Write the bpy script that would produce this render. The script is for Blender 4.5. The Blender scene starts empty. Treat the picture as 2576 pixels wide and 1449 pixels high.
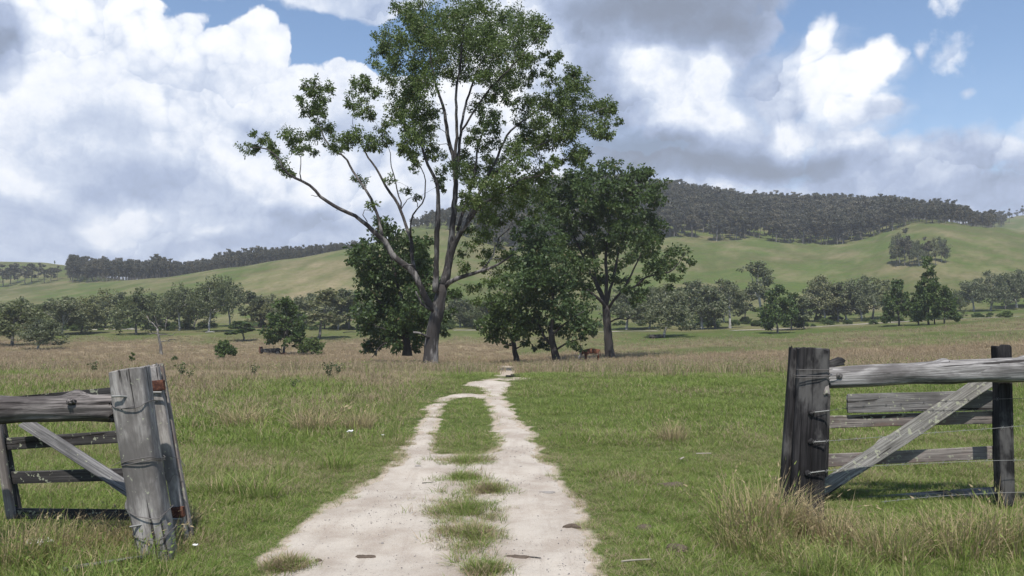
import bpy, math, random
import numpy as np
from mathutils import Vector, Matrix

SC = bpy.context.scene
COL = SC.collection
RNG = np.random.default_rng(7)
random.seed(7)

# ------------------------------------------------------------------ camera
F = 2005.0                      # focal length in pixels of a 2576 wide picture
CX, CY = 1288.0, 724.5
HOR = 785.0                     # height of the horizon in that picture
EYE = 1.6
PITCH = math.atan((HOR - CY) / F)
cp, sp = math.cos(PITCH), math.sin(PITCH)
cam_d = bpy.data.cameras.new('camera')
cam = bpy.data.objects.new('camera', cam_d)
COL.objects.link(cam)
cam.location = (0, 0, EYE)
cam.rotation_euler = (math.pi / 2 + PITCH, 0, 0)
cam_d.sensor_width = 36
cam_d.lens = 36 * F / 2576
cam_d.clip_start, cam_d.clip_end = 0.05, 6000
SC.camera = cam


def ray(px, py):
    x, y = (px - CX) / F, (CY - py) / F
    return np.array([x, cp - y * sp, sp + y * cp])


def at(px, py, Y):
    """the world point seen at (px, py) at distance Y ahead"""
    d = ray(px, py)
    return np.array([0, 0, EYE]) + d * (Y / d[1])


def proj(p):
    p = np.asarray(p, float)
    x, y, z = p[..., 0], p[..., 1], p[..., 2] - EYE
    f = y * cp + z * sp
    u = -y * sp + z * cp
    return CX + F * x / f, CY - F * u / f


# ------------------------------------------------------------------ node helper
class G:
    def __init__(s, tree):
        s.t = tree
        s.n = tree.nodes
        s.l = tree.links

    def node(s, typ, **kw):
        n = s.n.new(typ)
        for k, v in kw.items():
            setattr(n, k, v)
        return n

    def put(s, sock, v):
        if isinstance(v, bpy.types.NodeSocket):
            s.l.new(v, sock)
        elif v is not None:
            if hasattr(sock.default_value, '__len__') and not hasattr(v, '__len__'):
                v = [v] * len(sock.default_value)
            if hasattr(sock.default_value, '__len__') and len(v) == 3 and len(sock.default_value) == 4:
                v = tuple(v) + (1,)
            sock.default_value = v

    def m(s, op, a, b=None, c=None, clamp=False):
        n = s.node('ShaderNodeMath', operation=op, use_clamp=clamp)
        s.put(n.inputs[0], a)
        if b is not None: s.put(n.inputs[1], b)
        if c is not None: s.put(n.inputs[2], c)
        return n.outputs[0]

    def v(s, op, a, b=None, c=None):
        n = s.node('ShaderNodeVectorMath', operation=op)
        s.put(n.inputs[0], a)
        if b is not None: s.put(n.inputs[3 if op == 'SCALE' else 1], b)
        if c is not None: s.put(n.inputs[2], c)
        return n.outputs['Value'] if op in ('LENGTH', 'DOT_PRODUCT', 'DISTANCE') else n.outputs[0]

    def noise(s, vec, scale=1, detail=4, rough=.5, dist=0, out=0):
        n = s.node('ShaderNodeTexNoise')
        s.put(n.inputs['Vector'], vec)
        s.put(n.inputs['Scale'], scale)
        s.put(n.inputs['Detail'], detail)
        s.put(n.inputs['Roughness'], rough)
        s.put(n.inputs['Distortion'], dist)
        return n.outputs[out]

    def voro(s, vec, scale=1, detail=0, rough=.5, feature='F1'):
        n = s.node('ShaderNodeTexVoronoi', feature=feature)
        s.put(n.inputs['Vector'], vec)
        s.put(n.inputs['Scale'], scale)
        s.put(n.inputs['Detail'], detail)
        s.put(n.inputs['Roughness'], rough)
        return n.outputs['Distance']

    def ramp(s, fac, stops, interp='LINEAR'):
        n = s.node('ShaderNodeValToRGB')
        r = n.color_ramp
        r.interpolation = interp
        while len(r.elements) < len(stops):
            r.elements.new(.5)
        for e, (p, c) in zip(r.elements, stops):
            e.position = p
            e.color = (c, c, c, 1) if not hasattr(c, '__len__') else tuple(c) + (1,)
        s.put(n.inputs[0], fac)
        return n.outputs[0]

    def step(s, x, a, b):
        n = s.node('ShaderNodeMapRange', interpolation_type='SMOOTHSTEP')
        s.put(n.inputs[0], x)
        n.inputs[1].default_value, n.inputs[2].default_value = a, b
        return n.outputs[0]

    def mix(s, f, a, b, mode='MIX'):
        n = s.node('ShaderNodeMix', data_type='RGBA', blend_type=mode)
        s.put(n.inputs[0], f)
        s.put(n.inputs[6], a)
        s.put(n.inputs[7], b)
        return n.outputs[2]

    def attr(s, name, typ='GEOMETRY', out='Fac'):
        n = s.node('ShaderNodeAttribute', attribute_name=name, attribute_type=typ)
        return n.outputs[out]

    def bump(s, h, strength=.5, dist=.01, normal=None):
        n = s.node('ShaderNodeBump')
        s.put(n.inputs['Height'], h)
        n.inputs['Strength'].default_value = strength
        n.inputs['Distance'].default_value = dist
        if normal is not None: s.put(n.inputs['Normal'], normal)
        return n.outputs[0]


def material(name):
    m = bpy.data.materials.new(name)
    m.use_nodes = True
    m.node_tree.nodes.clear()
    g = G(m.node_tree)
    g.out = g.node('ShaderNodeOutputMaterial')
    return m, g


def finish(g, col, rough=.9, normal=None, spec=.2, trans=0, transcol=None):
    p = g.node('ShaderNodeBsdfPrincipled')
    g.put(p.inputs['Base Color'], col)
    g.put(p.inputs['Roughness'], rough)
    g.put(p.inputs['Specular IOR Level'], spec)
    if normal is not None: g.put(p.inputs['Normal'], normal)
    sh = p.outputs[0]
    if trans:
        t = g.node('ShaderNodeBsdfTranslucent')
        g.put(t.inputs[0], transcol if transcol is not None else col)
        mx = g.node('ShaderNodeMixShader')
        mx.inputs[0].default_value = trans
        g.l.new(sh, mx.inputs[1]); g.l.new(t.outputs[0], mx.inputs[2])
        sh = mx.outputs[0]
    g.l.new(sh, g.out.inputs[0])


# ------------------------------------------------------------------ sky, sun, exposure
SUN_EL = math.radians(63)
sx, sy = -0.10, -1.0
k = math.hypot(sx, sy)
to_sun = Vector((sx / k * math.cos(SUN_EL), sy / k * math.cos(SUN_EL), math.sin(SUN_EL)))
sun_d = bpy.data.lights.new('sun', 'SUN')
sun_d.energy = 4.8
sun_d.angle = math.radians(.53)
sun_d.color = (1, .955, .89)
sun = bpy.data.objects.new('sun', sun_d)
COL.objects.link(sun)
sun.rotation_euler = to_sun.to_track_quat('Z', 'Y').to_euler()
SC.view_settings.view_transform = 'Standard'
SC.view_settings.look = 'None'
SC.view_settings.gamma = 1
SC.view_settings.exposure = 0.36

world = bpy.data.worlds.new('World')
SC.world = world
world.use_nodes = True
world.cycles.sampling_method = 'NONE'
wt = world.node_tree
wt.nodes.clear()
g = G(wt)
sky = g.node('ShaderNodeTexSky', sky_type='NISHITA')
sky.sun_disc = False
sky.sun_elevation = SUN_EL
sky.sun_rotation = math.atan2(to_sun.x, to_sun.y)
sky.air_density, sky.dust_density, sky.ozone_density = 1.0, .15, 3.5
bg_sky = g.node('ShaderNodeBackground')
g.l.new(sky.outputs[0], bg_sky.inputs[0])
bg_sky.inputs[1].default_value = .118

tc = g.node('ShaderNodeTexCoord')
sep = g.node('ShaderNodeSeparateXYZ')
g.l.new(tc.outputs['Generated'], sep.inputs[0])
az = g.m('ARCTAN2', sep.outputs[0], sep.outputs[1])
el = g.m('ARCSINE', sep.outputs[2])
comb = g.node('ShaderNodeCombineXYZ')
g.l.new(az, comb.inputs[0]); g.l.new(el, comb.inputs[1])
P0 = comb.outputs[0]


def azel(px, py):
    d = ray(px, py)
    d /= np.linalg.norm(d)
    return math.atan2(d[0], d[1]), math.asin(d[2])


# domain warp
def centred(col):
    return g.v('SUBTRACT', col, (.5, .5, .5))


w1 = centred(g.noise(P0, 6, 3, .55, out=1))
w2 = centred(g.noise(P0, 26, 3, .6, out=1))
P = g.v('MULTIPLY_ADD', w1, (.11, .085, 0), P0)
P = g.v('MULTIPLY_ADD', w2, (.022, .02, 0), P)


def blob_dist(p, b):
    a, e = azel(b[0], b[1])
    sxx, syy = F / b[2], F / b[3]
    return g.v('LENGTH', g.v('MULTIPLY_ADD', p, (sxx, syy, 0), (-a * sxx, -e * syy, 0)))


CLOUDS = [(-150, 260, 420, 330), (140, 180, 330, 260), (330, 120, 190, 150), (470, 130, 110, 100), (560, 140, 85, 80), (640, 122, 84, 82),
          (680, 170, 50, 50), (560, 260, 180, 150), (760, 230, 70, 70), (870, 235, 95, 72), (950, 265, 80, 80), (760, 330, 190, 120),
          (700, 460, 400, 200), (300, 480, 480, 260), (1050, 400, 220, 200), (60, 30, 260, 120), (260, 20, 170, 70),
          (1250, 300, 200, 200), (1560, 50, 330, 115), (1420, 110, 120, 130), (1800, 90, 165, 120), (1925, 40, 50, 70), (1560, 210, 190, 160), (1680, 120, 140, 120), (1770, 195, 70, 70),
          (1700, 290, 190, 140), (1820, 330, 150, 130), (2070, 110, 62, 78), (2120, 200, 95, 82), (2185, 160, 52, 55), (2000, 240, 130, 125),
          (1990, 340, 110, 100), (2175, 285, 70, 48), (2110, 400, 130, 90), (1850, 420, 330, 80), (2260, 440, 300, 95), (2460, 405, 190, 75), (2545, 385, 80, 55),
          (2700, 420, 240, 120), (2400, 520, 620, 130), (380, 240, 160, 120), (1230, 440, 200, 130), (1620, 470, 420, 110), (1720, -10, 330, 95), (1450, 20, 200, 110), (2200, 600, 1200, 120), (1288, 590, 2600, 170)]
md = None
for b in CLOUDS:
    d = blob_dist(P, b)
    md = d if md is None else g.m('MINIMUM', md, d)
# billows
PB = g.v('MULTIPLY_ADD', w2, (.016, .016, 0), P0)
PB = g.v('MULTIPLY_ADD', w1, (.05, .05, 0), PB)


def puffs(scale, warp):
    """round puffs: (height 0..1, how far the surface turns to the light at the upper left)"""
    q = g.v('MULTIPLY_ADD', w1, (warp * 2, warp * 2, 0), P0)
    q = g.v('MULTIPLY_ADD', w2, (warp, warp, 0), q)
    q = g.v('ADD', q, (scale * .137, scale * .071, 0))
    n = g.node('ShaderNodeTexVoronoi', feature='F1', voronoi_dimensions='2D')
    g.put(n.inputs['Vector'], q)
    g.put(n.inputs['Scale'], scale)
    g.put(n.inputs['Detail'], 0)
    rel = g.v('SCALE', g.v('SUBTRACT', q, n.outputs['Position']), None, float(scale))
    tilt = g.v('DOT_PRODUCT', rel, (-.50, .86, 0))
    d = n.outputs['Distance']
    return g.m('SUBTRACT', 1.0, g.m('MULTIPLY', d, d)), tilt


hA, tA = puffs(9.0, .045)
hB, tB = puffs(21.0, .034)
hC, tC = puffs(50.0, .020)
tex = g.noise(P0, 75, 6, .68)
bl1 = g.m('SUBTRACT', 1.0, g.m('ADD', g.m('MULTIPLY', hA, .40), g.m('ADD', g.m('MULTIPLY', hB, .34), g.m('MULTIPLY', hC, .26))))   # 0 on a puff's crown, more in the creases
lit = g.m('ADD', g.m('MULTIPLY', tA, .40), g.m('ADD', g.m('MULTIPLY', tB, .44), g.m('MULTIPLY', tC, .30)))
fine = g.noise(P0, 30, 6, .66)
softs = g.noise(g.v('MULTIPLY', P, (1, 1.7, 1)), 9, 6, .62)
rightc = g.step(az, .05, .20)
D = g.m('SUBTRACT', 1.0, md)
D = g.m('ADD', D, g.m('MULTIPLY', g.m('SUBTRACT', .24, bl1), .85))
D = g.m('ADD', D, g.m('MULTIPLY', g.m('SUBTRACT', fine, .5), g.m('MULTIPLY_ADD', rightc, .36, .34)))
front = g.step(sep.outputs[1], -.1, .25)
edge = g.m('MULTIPLY_ADD', rightc, .34, .14)
alpha = g.m('DIVIDE', D, edge, clamp=True)
alpha = g.m('MULTIPLY', g.m('MULTIPLY', alpha, alpha), g.m('SUBTRACT', 3.0, g.m('MULTIPLY', alpha, 2.0)))
# behind the viewer: scattered cloud
back = g.m('MULTIPLY', g.step(softs, .5, .62), .7)
alpha = g.m('ADD', g.m('MULTIPLY', alpha, front), g.m('MULTIPLY', back, g.m('SUBTRACT', 1, front)))
# thin veil
veil_b = [(800, -22, 330, 44), (960, 6, 150, 34), (1500, 230, 260, 280), (1850, 330, 430, 260), (1250, 100, 200, 160)]
vd = None
for b in veil_b:
    d = blob_dist(P, b)
    vd = d if vd is None else g.m('MINIMUM', vd, d)
veil = g.m('MULTIPLY', g.step(g.m('ADD', g.m('SUBTRACT', 1.0, vd), g.m('MULTIPLY', g.m('SUBTRACT', softs, .5), 1.3)), 0, .5), .85)
pd = None
for b in [(2392, 135, 66, 58), (2395, 18, 66, 32), (2418, 245, 42, 26), (2292, 140, 30, 34), (2340, 40, 30, 26)]:
    d = blob_dist(P, b)
    pd = d if pd is None else g.m('MINIMUM', pd, d)
puff = g.m('MULTIPLY', g.step(g.m('ADD', g.m('SUBTRACT', 1.0, pd), g.m('MULTIPLY', g.m('SUBTRACT', fine, .52), 2.6)), 0, 1.1), .85)
veil = g.m('MAXIMUM', veil, puff)
hz = g.m('MULTIPLY', g.m('SUBTRACT', 1, g.step(el, .0, .30)), .30)
alpha = g.m('MAXIMUM', alpha, g.m('MAXIMUM', veil, hz), clamp=True)

# greyness of the cloud
GREY = [(1660, 0, 340, 84, .74), (1800, 75, 170, 40, .30), (1690, 392, 290, 62, .58), (1860, 428, 300, 36, .40), (1530, 340, 110, 110, .34), (1890, 230, 60, 120, .20), (1500, 190, 110, 120, .22), (1880, 60, 80, 90, .2),
        (-5, 85, 85, 85, .62), (400, 450, 230, 55, .30), (200, 510, 280, 45, .20), (850, 545, 290, 38, .26), (560, 615, 800, 40, .20), (820, 350, 220, 40, .12), (300, 320, 130, 50, .14), (480, 240, 60, 70, .10), (620, 330, 90, 40, .12),
        (1440, 180, 120, 160, .24), (2150, 430, 160, 40, .20), (2300, 510, 400, 50, .16), (1735, 270, 45, 60, .2), (2040, 260, 60, 90, .16), (2000, 420, 120, 50, .2), (2400, 460, 200, 40, .12)]
gr = None
for b in GREY:
    d = blob_dist(P, b[:4])
    q = g.m('MULTIPLY', g.m('SUBTRACT', 1.25, d, clamp=True), b[4])
    gr = q if gr is None else g.m('ADD', gr, q)
WHITE = [(350, 150, 420, 160, .12), (270, 540, 80, 60, .45), (330, 535, 70, 36, .30), (60, 470, 90, 50, .22), (550, 585, 80, 18, .25), (840, 480, 200, 50, .25), (1810, 340, 90, 50, .25), (1775, 190, 70, 75, .5), (1700, 300, 120, 60, .25), (1850, 280, 50, 40, .2),
         (560, 430, 200, 40, .15), (1590, 190, 80, 90, .3), (1990, 360, 70, 60, .45), (2120, 210, 100, 75, .45), (1690, 240, 80, 60, .22), (2060, 110, 60, 70, .45), (2185, 160, 50, 50, .25), (2392, 135, 60, 60, .2), (2540, 360, 60, 30, .2), (2260, 400, 60, 25, .2), (2130, 290, 60, 40, .2)]
for b in WHITE:
    d = blob_dist(P, b[:4])
    gr = g.m('SUBTRACT', gr, g.m('MULTIPLY', g.m('SUBTRACT', 1.15, d, clamp=True), b[4]))
low = g.m('SUBTRACT', 1, g.step(el, .06, .29))
gr = g.m('ADD', g.m('ADD', gr, .20), g.m('MULTIPLY', low, .12))
gr = g.m('ADD', gr, g.m('MULTIPLY', rightc, .11))
gr = g.m('ADD', gr, g.m('MULTIPLY', g.m('SUBTRACT', softs, .5), g.m('ADD', g.m('MULTIPLY', low, .62), g.m('MULTIPLY_ADD', rightc, .34, .16))))
gr = g.m('MAXIMUM', gr, .16)
crisp = g.m('MULTIPLY', g.step(g.noise(P, 5, 3, .5), .36, .60), g.m('SUBTRACT', 1, g.m('MULTIPLY', low, .55)))
lit = g.m('MULTIPLY', lit, g.m('MULTIPLY_ADD', crisp, 1.2, .45))
gr = g.m('SUBTRACT', gr, g.m('MULTIPLY', lit, g.m('MULTIPLY_ADD', g.m('ADD', low, rightc, clamp=True), .55, 1.35)))
gr = g.m('ADD', gr, g.m('MULTIPLY', g.m('SUBTRACT', bl1, .24), g.m('MULTIPLY', crisp, 1.0)))
gr = g.m('ADD', gr, g.m('MULTIPLY', g.m('SUBTRACT', fine, .5), .30))
gr = g.m('ADD', gr, g.m('MULTIPLY', g.m('SUBTRACT', tex, .5), .22))
ccol = g.ramp(g.m('MULTIPLY', gr, .97), [(0.0, (.88, .885, .90)), (.155, (.745, .775, .835)), (.31, (.52, .58, .70)), (.52, (.335, .40, .55)), (.75, (.24, .29, .40)), (1.0, (.20, .235, .31))])
bg_c = g.node('ShaderNodeBackground')
g.l.new(ccol, bg_c.inputs[0])
bg_c.inputs[1].default_value = 1.0
mxs = g.node('ShaderNodeMixShader')
g.l.new(alpha, mxs.inputs[0])
g.l.new(bg_sky.outputs[0], mxs.inputs[1])
g.l.new(bg_c.outputs[0], mxs.inputs[2])
wo = g.node('ShaderNodeOutputWorld')
g.l.new(mxs.outputs[0], wo.inputs[0])


# ------------------------------------------------------------------ numpy noise and mesh helpers
def _h(i, j, s):
    n = (i.astype(np.int64) * 374761393 + j.astype(np.int64) * 668265263 + s * 974634777) & 0x7fffffff
    n = ((n ^ (n >> 13)) * 1274126177) & 0x7fffffff
    return ((n ^ (n >> 16)) & 0xffff) / 65535.0


def vn(x, y, s=0):
    """value noise in -1..1"""
    x, y = np.broadcast_arrays(np.asarray(x, float), np.asarray(y, float))
    i, j = np.floor(x), np.floor(y)
    fx, fy = x - i, y - j
    fx, fy = fx * fx * (3 - 2 * fx), fy * fy * (3 - 2 * fy)
    a = _h(i, j, s) * (1 - fx) + _h(i + 1, j, s) * fx
    b = _h(i, j + 1, s) * (1 - fx) + _h(i + 1, j + 1, s) * fx
    return (a * (1 - fy) + b * fy) * 2 - 1


def fbm(x, y, s=0, o=4):
    t, a = 0, .5
    for k_ in range(o):
        t = t + a * vn(np.asarray(x) * 2 ** k_, np.asarray(y) * 2 ** k_, s + k_ * 17)
        a *= .5
    return t


def mesh_np(name, V, faces, smooth=False):
    """faces: a list of integer arrays (n, 3) or (n, 4)"""
    me = bpy.data.meshes.new(name)
    V = np.asarray(V, np.float32)
    faces = [np.asarray(f, np.int32) for f in faces if len(f)]
    me.vertices.add(len(V))
    me.vertices.foreach_set('co', V.ravel())
    nl = sum(f.size for f in faces)
    nf = sum(len(f) for f in faces)
    me.loops.add(nl)
    me.polygons.add(nf)
    me.loops.foreach_set('vertex_index', np.concatenate([f.ravel() for f in faces]))
    tot = np.concatenate([np.full(len(f), f.shape[1], np.int32) for f in faces])
    st = np.concatenate([[0], np.cumsum(tot)[:-1]]).astype(np.int32)
    me.polygons.foreach_set('loop_start', st)
    try:
        me.polygons.foreach_set('loop_total', tot)
    except Exception:
        pass
    me.polygons.foreach_set('use_smooth', np.full(nf, smooth))
    me.update(calc_edges=True)
    return me


def link(name, me, mat=None, parent=None, loc=None):
    o = bpy.data.objects.new(name, me)
    COL.objects.link(o)
    if mat is not None and me is not None and not me.materials:
        me.materials.append(mat)
    if parent is not None:
        o.parent = parent
    if loc is not None:
        o.location = tuple(loc)
    return o


def tag(o, label=None, cat=None, group=None, kind=None):
    if label: o['label'] = label
    if cat: o['category'] = cat
    if group: o['group'] = group
    if kind: o['kind'] = kind
    return o


def empty(name, loc, label, cat, group=None):
    o = bpy.data.objects.new(name, None)
    COL.objects.link(o)
    o.location = tuple(float(q) for q in loc)
    o.empty_display_size = .2
    return tag(o, label, cat, group)


class MB:
    """collects vertices and faces of one mesh"""
    def __init__(s):
        s.V, s.Q, s.T, s.n = [], [], [], 0

    def add(s, V, Q=None, T=None):
        V = np.asarray(V, float)
        s.V.append(V)
        if Q is not None and len(Q): s.Q.append(np.asarray(Q) + s.n)
        if T is not None and len(T): s.T.append(np.asarray(T) + s.n)
        s.n += len(V)

    def mesh(s, name, smooth=False):
        f = []
        if s.Q: f.append(np.concatenate(s.Q))
        if s.T: f.append(np.concatenate(s.T))
        return mesh_np(name, np.concatenate(s.V), f, smooth)


def tube(pts, rad, n=6, cap=True, prof=None):
    """tube along pts; prof(i, angle array) multiplies the radius"""
    pts = np.asarray(pts, float)
    k_ = len(pts)
    T = np.gradient(pts, axis=0)
    T /= np.linalg.norm(T, axis=1)[:, None] + 1e-9
    ref = np.array([1., 0, 0]) if abs(T[0][0]) < .8 else np.array([0, 0, 1.])
    u = np.cross(T[0], ref); u /= np.linalg.norm(u)
    a = np.arange(n) / n * 2 * np.pi
    V = np.zeros((k_, n, 3))
    for i in range(k_):
        u = u - T[i] * np.dot(u, T[i]); u /= np.linalg.norm(u) + 1e-9
        w = np.cross(T[i], u)
        r = rad[i] * (prof(i, a) if prof else 1.0)
        V[i] = pts[i] + (np.cos(a) * r)[:, None] * u + (np.sin(a) * r)[:, None] * w
    idx = np.arange(k_ * n).reshape(k_, n)
    A, B = idx[:-1], idx[1:]
    Q = np.stack([A, np.roll(A, -1, 1), np.roll(B, -1, 1), B], -1).reshape(-1, 4)
    V = V.reshape(-1, 3)
    Tt = []
    if cap:
        c0, c1 = len(V), len(V) + 1
        V = np.concatenate([V, pts[:1], pts[-1:]])
        for j in range(n):
            Tt.append((idx[0][(j + 1) % n], idx[0][j], c0))
            Tt.append((idx[-1][j], idx[-1][(j + 1) % n], c1))
    return V, Q, np.array(Tt, int).reshape(-1, 3)

# ------------------------------------------------------------------ terrain
PXS = np.array([-900, -400, 0, 109, 164, 226, 401, 583, 729, 875, 960, 1046, 1115, 1200, 1288, 1400, 1500, 1610, 1692, 1790, 1872, 1966, 2060, 2116,
                2187, 2247, 2304, 2350, 2397, 2454, 2517, 2576, 2800, 3400.])
_b = [-900, 0, 600, 1288, 2000, 2576, 3400]


def rowz(Y, xs, ys):
    py = np.interp(PXS, xs, ys)
    return np.array([at(a_, b_, Y)[2] for a_, b_ in zip(PXS, py)])


ROWS = [(-60, 0 * PXS), (0, 0 * PXS), (12, 0 * PXS), (19, 0 * PXS),
        (24, rowz(24, _b, [944, 944, 944, 944, 942, 940, 938])),
        (32, rowz(32, _b, [942, 942, 942, 943, 933, 922, 915])),
        (45, rowz(45, _b, [938, 938, 936, 934, 918, 900, 890])),
        (60, rowz(60, _b, [925, 925, 924, 924, 904, 878, 866])),
        (85, rowz(85, _b, [908, 908, 909, 912, 884, 850, 838])),
        (110, rowz(110, _b, [888, 888, 892, 896, 864, 826, 812])),
        (140, rowz(140, _b, [862, 862, 866, 868, 845, 801, 792])),
        (170, rowz(170, _b, [838, 838, 838, 838, 828, 797, 790])),
        (200, rowz(200, _b, [824, 824, 822, 820, 815, 794, 786])),
        (240, rowz(240, _b, [808, 808, 804, 800, 795, 780, 772])),
        (450, rowz(450, [-900, 0, 164, 226, 401, 583, 729, 875, 1046, 1115, 1200, 1275, 1400, 1692, 1805, 1910, 1966, 2060, 2116, 2187, 2247, 2304, 2350, 2397, 2454, 2517, 2576, 3400],
                    [750, 731, 716, 712, 700, 674, 652, 627, 586, 577, 598, 622, 616, 598, 608, 603, 613, 619, 615, 600, 580, 562, 556, 562, 572, 575, 585, 620])),
        (650, rowz(650, [-900, -400, 0, 109, 175, 226, 401, 729, 900, 1046, 1115, 1288, 1450, 1610, 1790, 1872, 2071, 2247, 2322, 2397, 2454, 2517, 2576, 3400],
                    [640, 650, 660, 663, 671, 695, 722, 680, 650, 580, 556, 515, 484, 490, 514, 530, 533, 543, 556, 566, 578, 580, 590, 610])),
        (900, rowz(900, [-900, 0, 400, 900, 1288, 1610, 2000, 2400, 2500, 2576, 2800, 3400], [690, 700, 730, 690, 560, 530, 570, 575, 562, 547, 535, 530])),
        (1700, rowz(1700, [-900, 3400], [745, 745]))]
RY = np.array([r[0] for r in ROWS], float)
RZ = np.array([r[1] for r in ROWS])


def _pchip_slopes(x, y):
    h = np.diff(x)[:, None]
    d = np.diff(y, axis=0) / h
    m = np.zeros_like(y)
    w1_, w2_ = 2 * h[1:] + h[:-1], h[1:] + 2 * h[:-1]
    same = d[:-1] * d[1:] > 0
    with np.errstate(divide='ignore', invalid='ignore'):
        mm = (w1_ + w2_) / (w1_ / d[:-1] + w2_ / d[1:])
    m[1:-1] = np.where(same, mm, 0)
    m[0], m[-1] = d[0], d[-1]
    return m


RM = _pchip_slopes(RY, RZ)


def ground_z(x, y, micro=True):
    x, y = np.broadcast_arrays(np.asarray(x, float), np.asarray(y, float))
    sh = x.shape
    x, y = x.ravel(), np.clip(y.ravel(), -59.9, 1699)
    px = CX + F * x / np.maximum(y, 8)
    px = np.clip(px, PXS[0], PXS[-1] - .01)
    j = np.clip(np.searchsorted(PXS, px, 'right') - 1, 0, len(PXS) - 2)
    t = (px - PXS[j]) / (PXS[j + 1] - PXS[j])
    t = t * t * (3 - 2 * t) * .5 + t * .5
    i = np.clip(np.searchsorted(RY, y, 'right') - 1, 0, len(RY) - 2)
    h = RY[i + 1] - RY[i]
    s = (y - RY[i]) / h

    def herm(jj):
        a, b, ma, mb = RZ[i, jj], RZ[i + 1, jj], RM[i, jj], RM[i + 1, jj]
        return (2 * s**3 - 3 * s**2 + 1) * a + (s**3 - 2 * s**2 + s) * h * ma + (-2 * s**3 + 3 * s**2) * b + (s**3 - s**2) * h * mb
    z = herm(j) * (1 - t) + herm(j + 1) * t
    if micro:
        z = z + .022 * vn(x * 2.1, y * 2.1, 3) * np.clip(1.3 - np.abs(y) / 40, 0, 1) + np.clip(y / 100 - .15, 0, 1.6) * .22 * fbm(x * .09, y * .09, 5)
    return z.reshape(sh)


def hit(px, py, y0=3.0, y1=1400.0):
    """the point of the ground seen at (px, py)"""
    d = ray(px, py)
    d = d / d[1]
    ys = np.geomspace(y0, y1, 4000)
    zz = EYE + d[2] * ys
    gz = ground_z(d[0] * ys, ys)
    b = np.nonzero(zz < gz)[0]
    y = ys[b[0]] if len(b) else y1
    if len(b) and b[0] > 0:
        i = b[0]
        f0, f1 = zz[i - 1] - gz[i - 1], zz[i] - gz[i]
        y = ys[i - 1] + (ys[i] - ys[i - 1]) * f0 / (f0 - f1)
    x = d[0] * y
    return np.array([x, y, float(ground_z(x, y))])


def dryness(x, y):
    """0 green pasture .. 1 dry brown grass"""
    x, y = np.asarray(x, float), np.asarray(y, float)
    px = CX + F * x / np.maximum(y, 3)
    n = fbm(x * .11, y * .05, 11)
    n2 = fbm(x * .5, y * .5, 12)
    rightness = np.clip((px - 1500) / 800, -.3, 1)
    st = 24 - 4 * np.clip(px - 1400, 0, 900) / 900 - 3 * np.clip(900 - px, 0, 900) / 900 + 14 * n + 4 * n2
    d = np.clip((y - st) / 9, 0, 1)
    # the track hollow stays greener
    d = d * (1 - .55 * np.exp(-((px - 1270) / 170) ** 2) * np.clip((75 - y) / 30, 0, 1))
    end = np.where(px < 1300, 132, 100) + 30 * n
    far = np.clip((y - end) / 22, 0, 1)
    bands = np.clip(.5 + 1.6 * np.sin(y * .11 + 2.2 * n + x * .012) * np.clip(rightness, 0, 1) + .5 * n, 0, 1)
    d = d * (1 - far * (1 - .35 * bands))
    d = np.where((px > 1500) & (y > 62) & (y < 150), d * (.25 + .75 * bands), d)
    # hillside patch
    hp = np.exp(-((px - 780) / 190) ** 2) * np.exp(-((y - 300) / 90) ** 2)
    d = np.where(y > 190, np.clip(  .10 + .42 * hp + .6 * n + .25 * n2, 0, 1), d)
    return np.clip(d, 0, 1)


rows = np.concatenate([np.linspace(-40, 2, 22)[:-1], np.linspace(2, 24, 150)[:-1], np.geomspace(24, 1690, 250)])
cols = np.linspace(-1, 1, 301)
YY = np.repeat(rows[:, None], len(cols), 1)
XX = cols[None, :] * (9 + .98 * np.maximum(rows, 0))[:, None]
ZZ = ground_z(XX, YY)
idx = np.arange(YY.size).reshape(YY.shape)
Q = np.stack([idx[:-1, :-1], idx[:-1, 1:], idx[1:, 1:], idx[1:, :-1]], -1).reshape(-1, 4)
me = mesh_np('ground', np.stack([XX, YY, ZZ], -1).reshape(-1, 3), [Q], True)
at_d = me.attributes.new('dry', 'FLOAT', 'POINT')
at_d.data.foreach_set('value', dryness(XX, YY).ravel().astype(np.float32))
sb = np.zeros(XX.shape, np.float32)
M_ground, g = material('pasture')
geo = g.node('ShaderNodeNewGeometry')
pos = geo.outputs['Position']
dry = g.attr('dry')
n1 = g.noise(pos, .35, 6, .6)
n2 = g.noise(pos, 4.0, 5, .65)
n3 = g.noise(g.v('MULTIPLY', pos, (.5, 1, 1)), 30, 4, .6)
nf = g.noise(g.v('MULTIPLY', pos, (.03, .05, .03)), 1, 7, .68)
dd = g.m('ADD', dry, g.m('MULTIPLY', g.m('SUBTRACT', nf, .5), .7), clamp=True)
green = g.mix(g.step(n2, .35, .7), (.062, .092, .023), (.090, .118, .031))
h1 = g.noise(g.v('MULTIPLY', pos, (.05, .14, .10)), 1, 8, .72)
green = g.mix(g.step(nf, .4, .62), green, (.070, .080, .027))
green = g.mix(g.m('MULTIPLY', g.step(h1, .50, .66), .55), green, (.092, .086, .042))
green = g.mix(g.m('MULTIPLY', g.step(h1, .50, .36), .5), green, (.050, .070, .022))
brown = g.mix(g.step(n1, .35, .65), (.26, .205, .135), (.20, .165, .092))
sp1 = g.noise(g.v('MULTIPLY', pos, (.55, .35, .5)), 1, 6, .78)
c = g.mix(dd, green, brown)
c = g.mix(g.m('MULTIPLY', g.step(sp1, .52, .66), .5), c, (.045, .055, .020))
c = g.mix(g.m('MULTIPLY', g.step(sp1, .46, .34), .4), c, (.15, .135, .065))
c = g.mix(g.m('MULTIPLY', g.step(n3, .55, .8), .35), c, (.06, .055, .03))
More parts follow.
